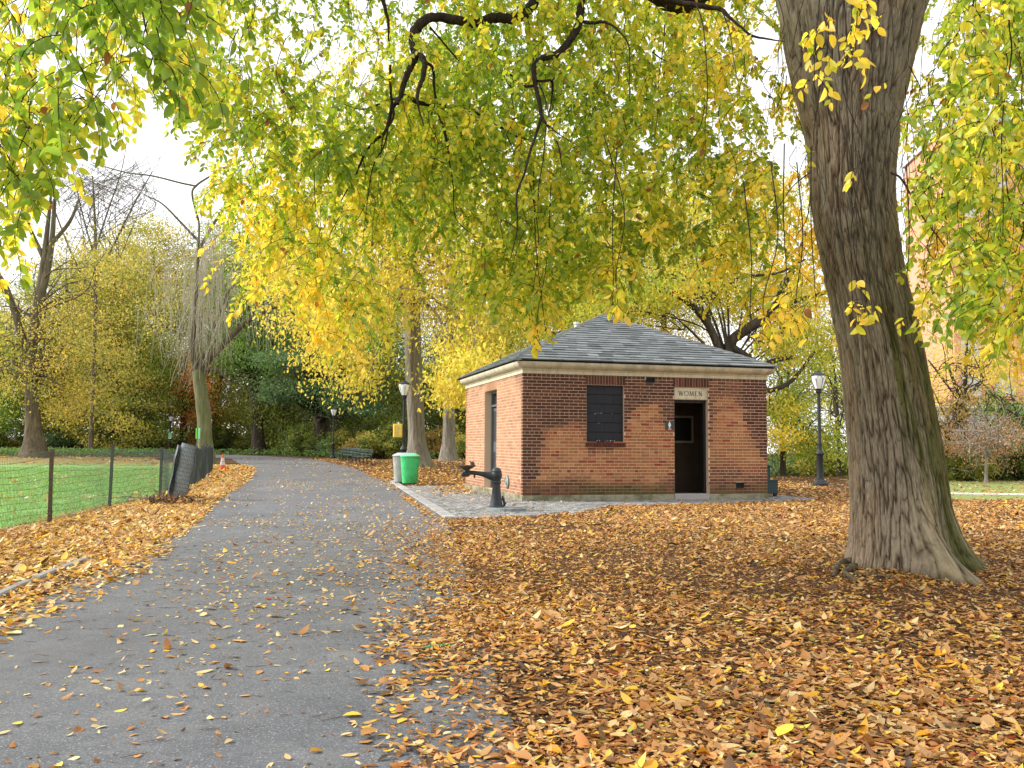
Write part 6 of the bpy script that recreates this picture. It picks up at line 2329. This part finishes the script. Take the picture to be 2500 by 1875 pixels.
# leaf bank between fence and path on the left
parts = []
for (n, y0, y1, L_, fine) in ((26000, 4.5, 10., .052, True), (36000, 10., 17., .054, False), (28000, 17., 28., .066, False), (18000, 28., 47., .10, False)):
    y = y0 + (y1 - y0) * rng.random(n)
    a, b = xf(y), xl(y)
    s = rng.random(n) * 1.5 - .3
    x = a + (b - a) * s
    nn = (noise3(x * 1.2, y * 1.2, 0, 29) - .5)
    d = np.where(s < 0, np.exp(-((s * (b - a)) / .55) ** 2) * .9, np.where(s > .92, np.exp(-(((s - .92) * (b - a) + nn * .5) / .38) ** 2), 1.))
    d = d * np.where(y < 9.5, .55 + .45 * (noise3(x * 1.7, y * 1.7, 0, 5) > .35), 1.)
    kp = rng.random(n) < d
    x, y, s = x[kp], y[kp], s[kp]
    pile = np.exp(-((s - .06) / .2) ** 2) * .06
    parts.append(litter(x, y, rng.random(len(x)) * (.022 + pile) + .008, L_, W_L, fine, .2))
o = leaf_object('fallen_leaves', parts, M['litter'])
tag(o, kind='stuff')

# single leaves on the path and on the lawn
parts = []
for (n, y0, y1, L_, fine) in ((1300, 2.4, 6.5, .042, True), (3600, 6.5, 14., .040, True), (3400, 14., 30., .044, False), (1500, 30., 62., .065, False)):
    y = y0 + (y1 - y0) * rng.random(n)
    a, b = xl(y), xr(y)
    s = rng.random(n)
    x = a + (b - a) * s
    kp = noise3(x * 1.1, y * .5, 0, 51) * .8 + .35 * s + rng.normal(size=n) * .2 > .46
    parts.append(litter(x[kp], y[kp], np.full(kp.sum(), .014), L_, W_P, fine, .22, (.05, .5)))
for (n, y0, y1, L_) in ((5600, 8., 20., .058), (4200, 20., 40., .075), (3000, 44., 64., .14)):
    y = y0 + (y1 - y0) * rng.random(n)
    x = xf(y) - .2 - rng.random(n) ** 1.3 * (8 + y * .55)
    kp = noise3(x * .7, y * .5, 0, 61) + .12 * rng.normal(size=n) > .44
    parts.append(litter(x[kp], y[kp], np.full(kp.sum(), .035), L_, W_L, False, .4))
o = leaf_object('scattered_leaves', parts, M['litter'])
tag(o, kind='stuff')

# bits of twig and crumbs on the path
polys, radii = [], []
for _ in range(420):
    y = 2.4 + 9 * rng.random() ** 1.4
    x = rng.uniform(float(xl(y)) + .1, float(xr(y)) + .4)
    a = rng.random() * PI
    l_ = .015 + .055 * rng.random() ** 2
    p = np.array([x, y, .013])
    d = np.array([math.cos(a), math.sin(a), 0]) * l_
    polys.append(np.array([p - d, p + rng.normal(size=3) * [.009, .009, .002], p + d])); radii.append([.0012, .0018, .0008])
V, Fq = tubes(polys, radii, 4)
o = link('twig_litter', np_mesh('twig_litter', V, Fq, M['twig']))
tag(o, kind='stuff')

# a dark knot of dead stems against the foot of the fence
q = gp(388, 1090)
t = thing('brush_heap', 'small dark heap of dead stems at the foot of the netting roll', 'brush heap', (q[0] - .15, q[1], 0))
polys, radii = [], []
for _ in range(150):
    a = rng.normal(size=3) * [.32, .2, .05]; a[2] = abs(a[2]) + .02
    b = a + rng.normal(size=3) * [.18, .14, .10]; b[2] = abs(b[2]) + .01
    P, R = limb(a, b, .005, .002, .5, 4)
    polys.append(P); radii.append(R)
V, Fq = tubes(polys, radii, 4)
link('stems', np_mesh('stems', V, Fq, M['bark_brown']), t)
x, y = rng.normal(size=260) * .36, rng.normal(size=260) * .24
p_ = litter(x + t.location.x, y + t.location.y, rng.random(260) * .14 + .01, .075, [6, 10, 12, 14, 16, 14, 3, 3, 2, 2, 4, 0], True, .7)
leaf_object('caught_leaves', [p_], M['litter'], t, np.array(t.location))

# ---------------------------------------------------------------- grass
n = 120000
y = 7.5 + 34 * rng.random(n) ** 1.6
x = xf(y) - .05 - rng.random(n) ** 1.1 * (4 + y * .55)
kp = noise3(x * 2.2, y * 2.2, 0, 71) > .22
kp &= (x > -y * .62 - 1.)
x, y = x[kp], y[kp]
n = len(x)
hgt = (.035 + .04 * rng.random(n)) * (1 + .4 * (y > 20)) * np.where(np.abs(x - xf(y)) < .5, 1.5, 1)
az = rng.random(n) * 2 * PI
w = .005 + .00022 * y
V = np.empty((n, 3, 3))
b = np.stack([np.cos(az), np.sin(az)], -1) * w[:, None]
z = gz(x, y)
V[:, 0] = np.stack([x - b[:, 0], y - b[:, 1], z], -1)
V[:, 1] = np.stack([x + b[:, 0], y + b[:, 1], z], -1)
V[:, 2] = np.stack([x + rng.normal(size=n) * hgt * .4, y + rng.normal(size=n) * hgt * .4, z + hgt], -1)
c = np.repeat(palette([(112, 152, 78), (142, 184, 100), (176, 208, 130)], rng.random(n)), 3, axis=0)
o = link('grass', np_mesh('grass', V.reshape(-1, 3), [np.arange(n * 3).reshape(-1, 3)], M['grass'], False, c))
tag(o, kind='stuff')

# ================================================================== CAMERA, SKY AND SUN
cam_d = bpy.data.cameras.new('camera')
cam_d.sensor_width = 36.
cam_d.lens = F / 2500 * 36
cam_d.clip_start = .05
cam_d.clip_end = 3000
cam = bpy.data.objects.new('camera', cam_d)
COL.objects.link(cam)
cam.matrix_world = Matrix(((_rt[0], _up[0], -_fwd[0], 0), (_rt[1], _up[1], -_fwd[1], 0), (_rt[2], _up[2], -_fwd[2], EYE), (0, 0, 0, 1)))
scene.camera = cam

S = Vector((-.86, .06, .56)).normalized()
sun_d = bpy.data.lights.new('sun', 'SUN')
sun_d.energy = 4.8
sun_d.angle = rad(14)
sun_d.color = (1., .97, .92)
sun = bpy.data.objects.new('sun', sun_d)
COL.objects.link(sun)
sun.rotation_euler = S.to_track_quat('Z', 'Y').to_euler()

wd = bpy.data.worlds.new('World')
scene.world = wd
wd.use_nodes = True
nt = wd.node_tree
nt.nodes.clear()
out = nt.nodes.new('ShaderNodeOutputWorld')
bgn = nt.nodes.new('ShaderNodeBackground')
sky = nt.nodes.new('ShaderNodeTexSky')
sky.sky_type = 'NISHITA'
sky.sun_disc = False
sky.sun_elevation = math.asin(S.z)
sky.sun_rotation = math.atan2(S.x, S.y)
sky.dust_density = 4.
sky.ozone_density = .6
mixn = nt.nodes.new('ShaderNodeMix')
mixn.data_type = 'RGBA'
mixn.inputs[0].default_value = .82          # thin bright overcast veil in front of the clear sky
nt.links.new(sky.outputs[0], mixn.inputs[6])
mixn.inputs[7].default_value = (15., 15.1, 15.4, 1)
nt.links.new(mixn.outputs[2], bgn.inputs['Color'])
bgn.inputs['Strength'].default_value = .112
nt.links.new(bgn.outputs[0], out.inputs['Surface'])

scene.render.engine = 'CYCLES'
scene.cycles.max_bounces = 7
scene.cycles.diffuse_bounces = 4
scene.cycles.transmission_bounces = 4
scene.cycles.glossy_bounces = 2
scene.cycles.use_denoising = True
scene.cycles.denoiser = 'OPENIMAGEDENOISE'
scene.cycles.denoising_input_passes = 'RGB_ALBEDO_NORMAL'
scene.cycles.caustics_reflective = False
scene.cycles.caustics_refractive = False
scene.view_settings.view_transform = 'Standard'
scene.view_settings.look = 'None'
scene.view_settings.exposure = 0.
scene.render.resolution_x, scene.render.resolution_y = 1024, 768
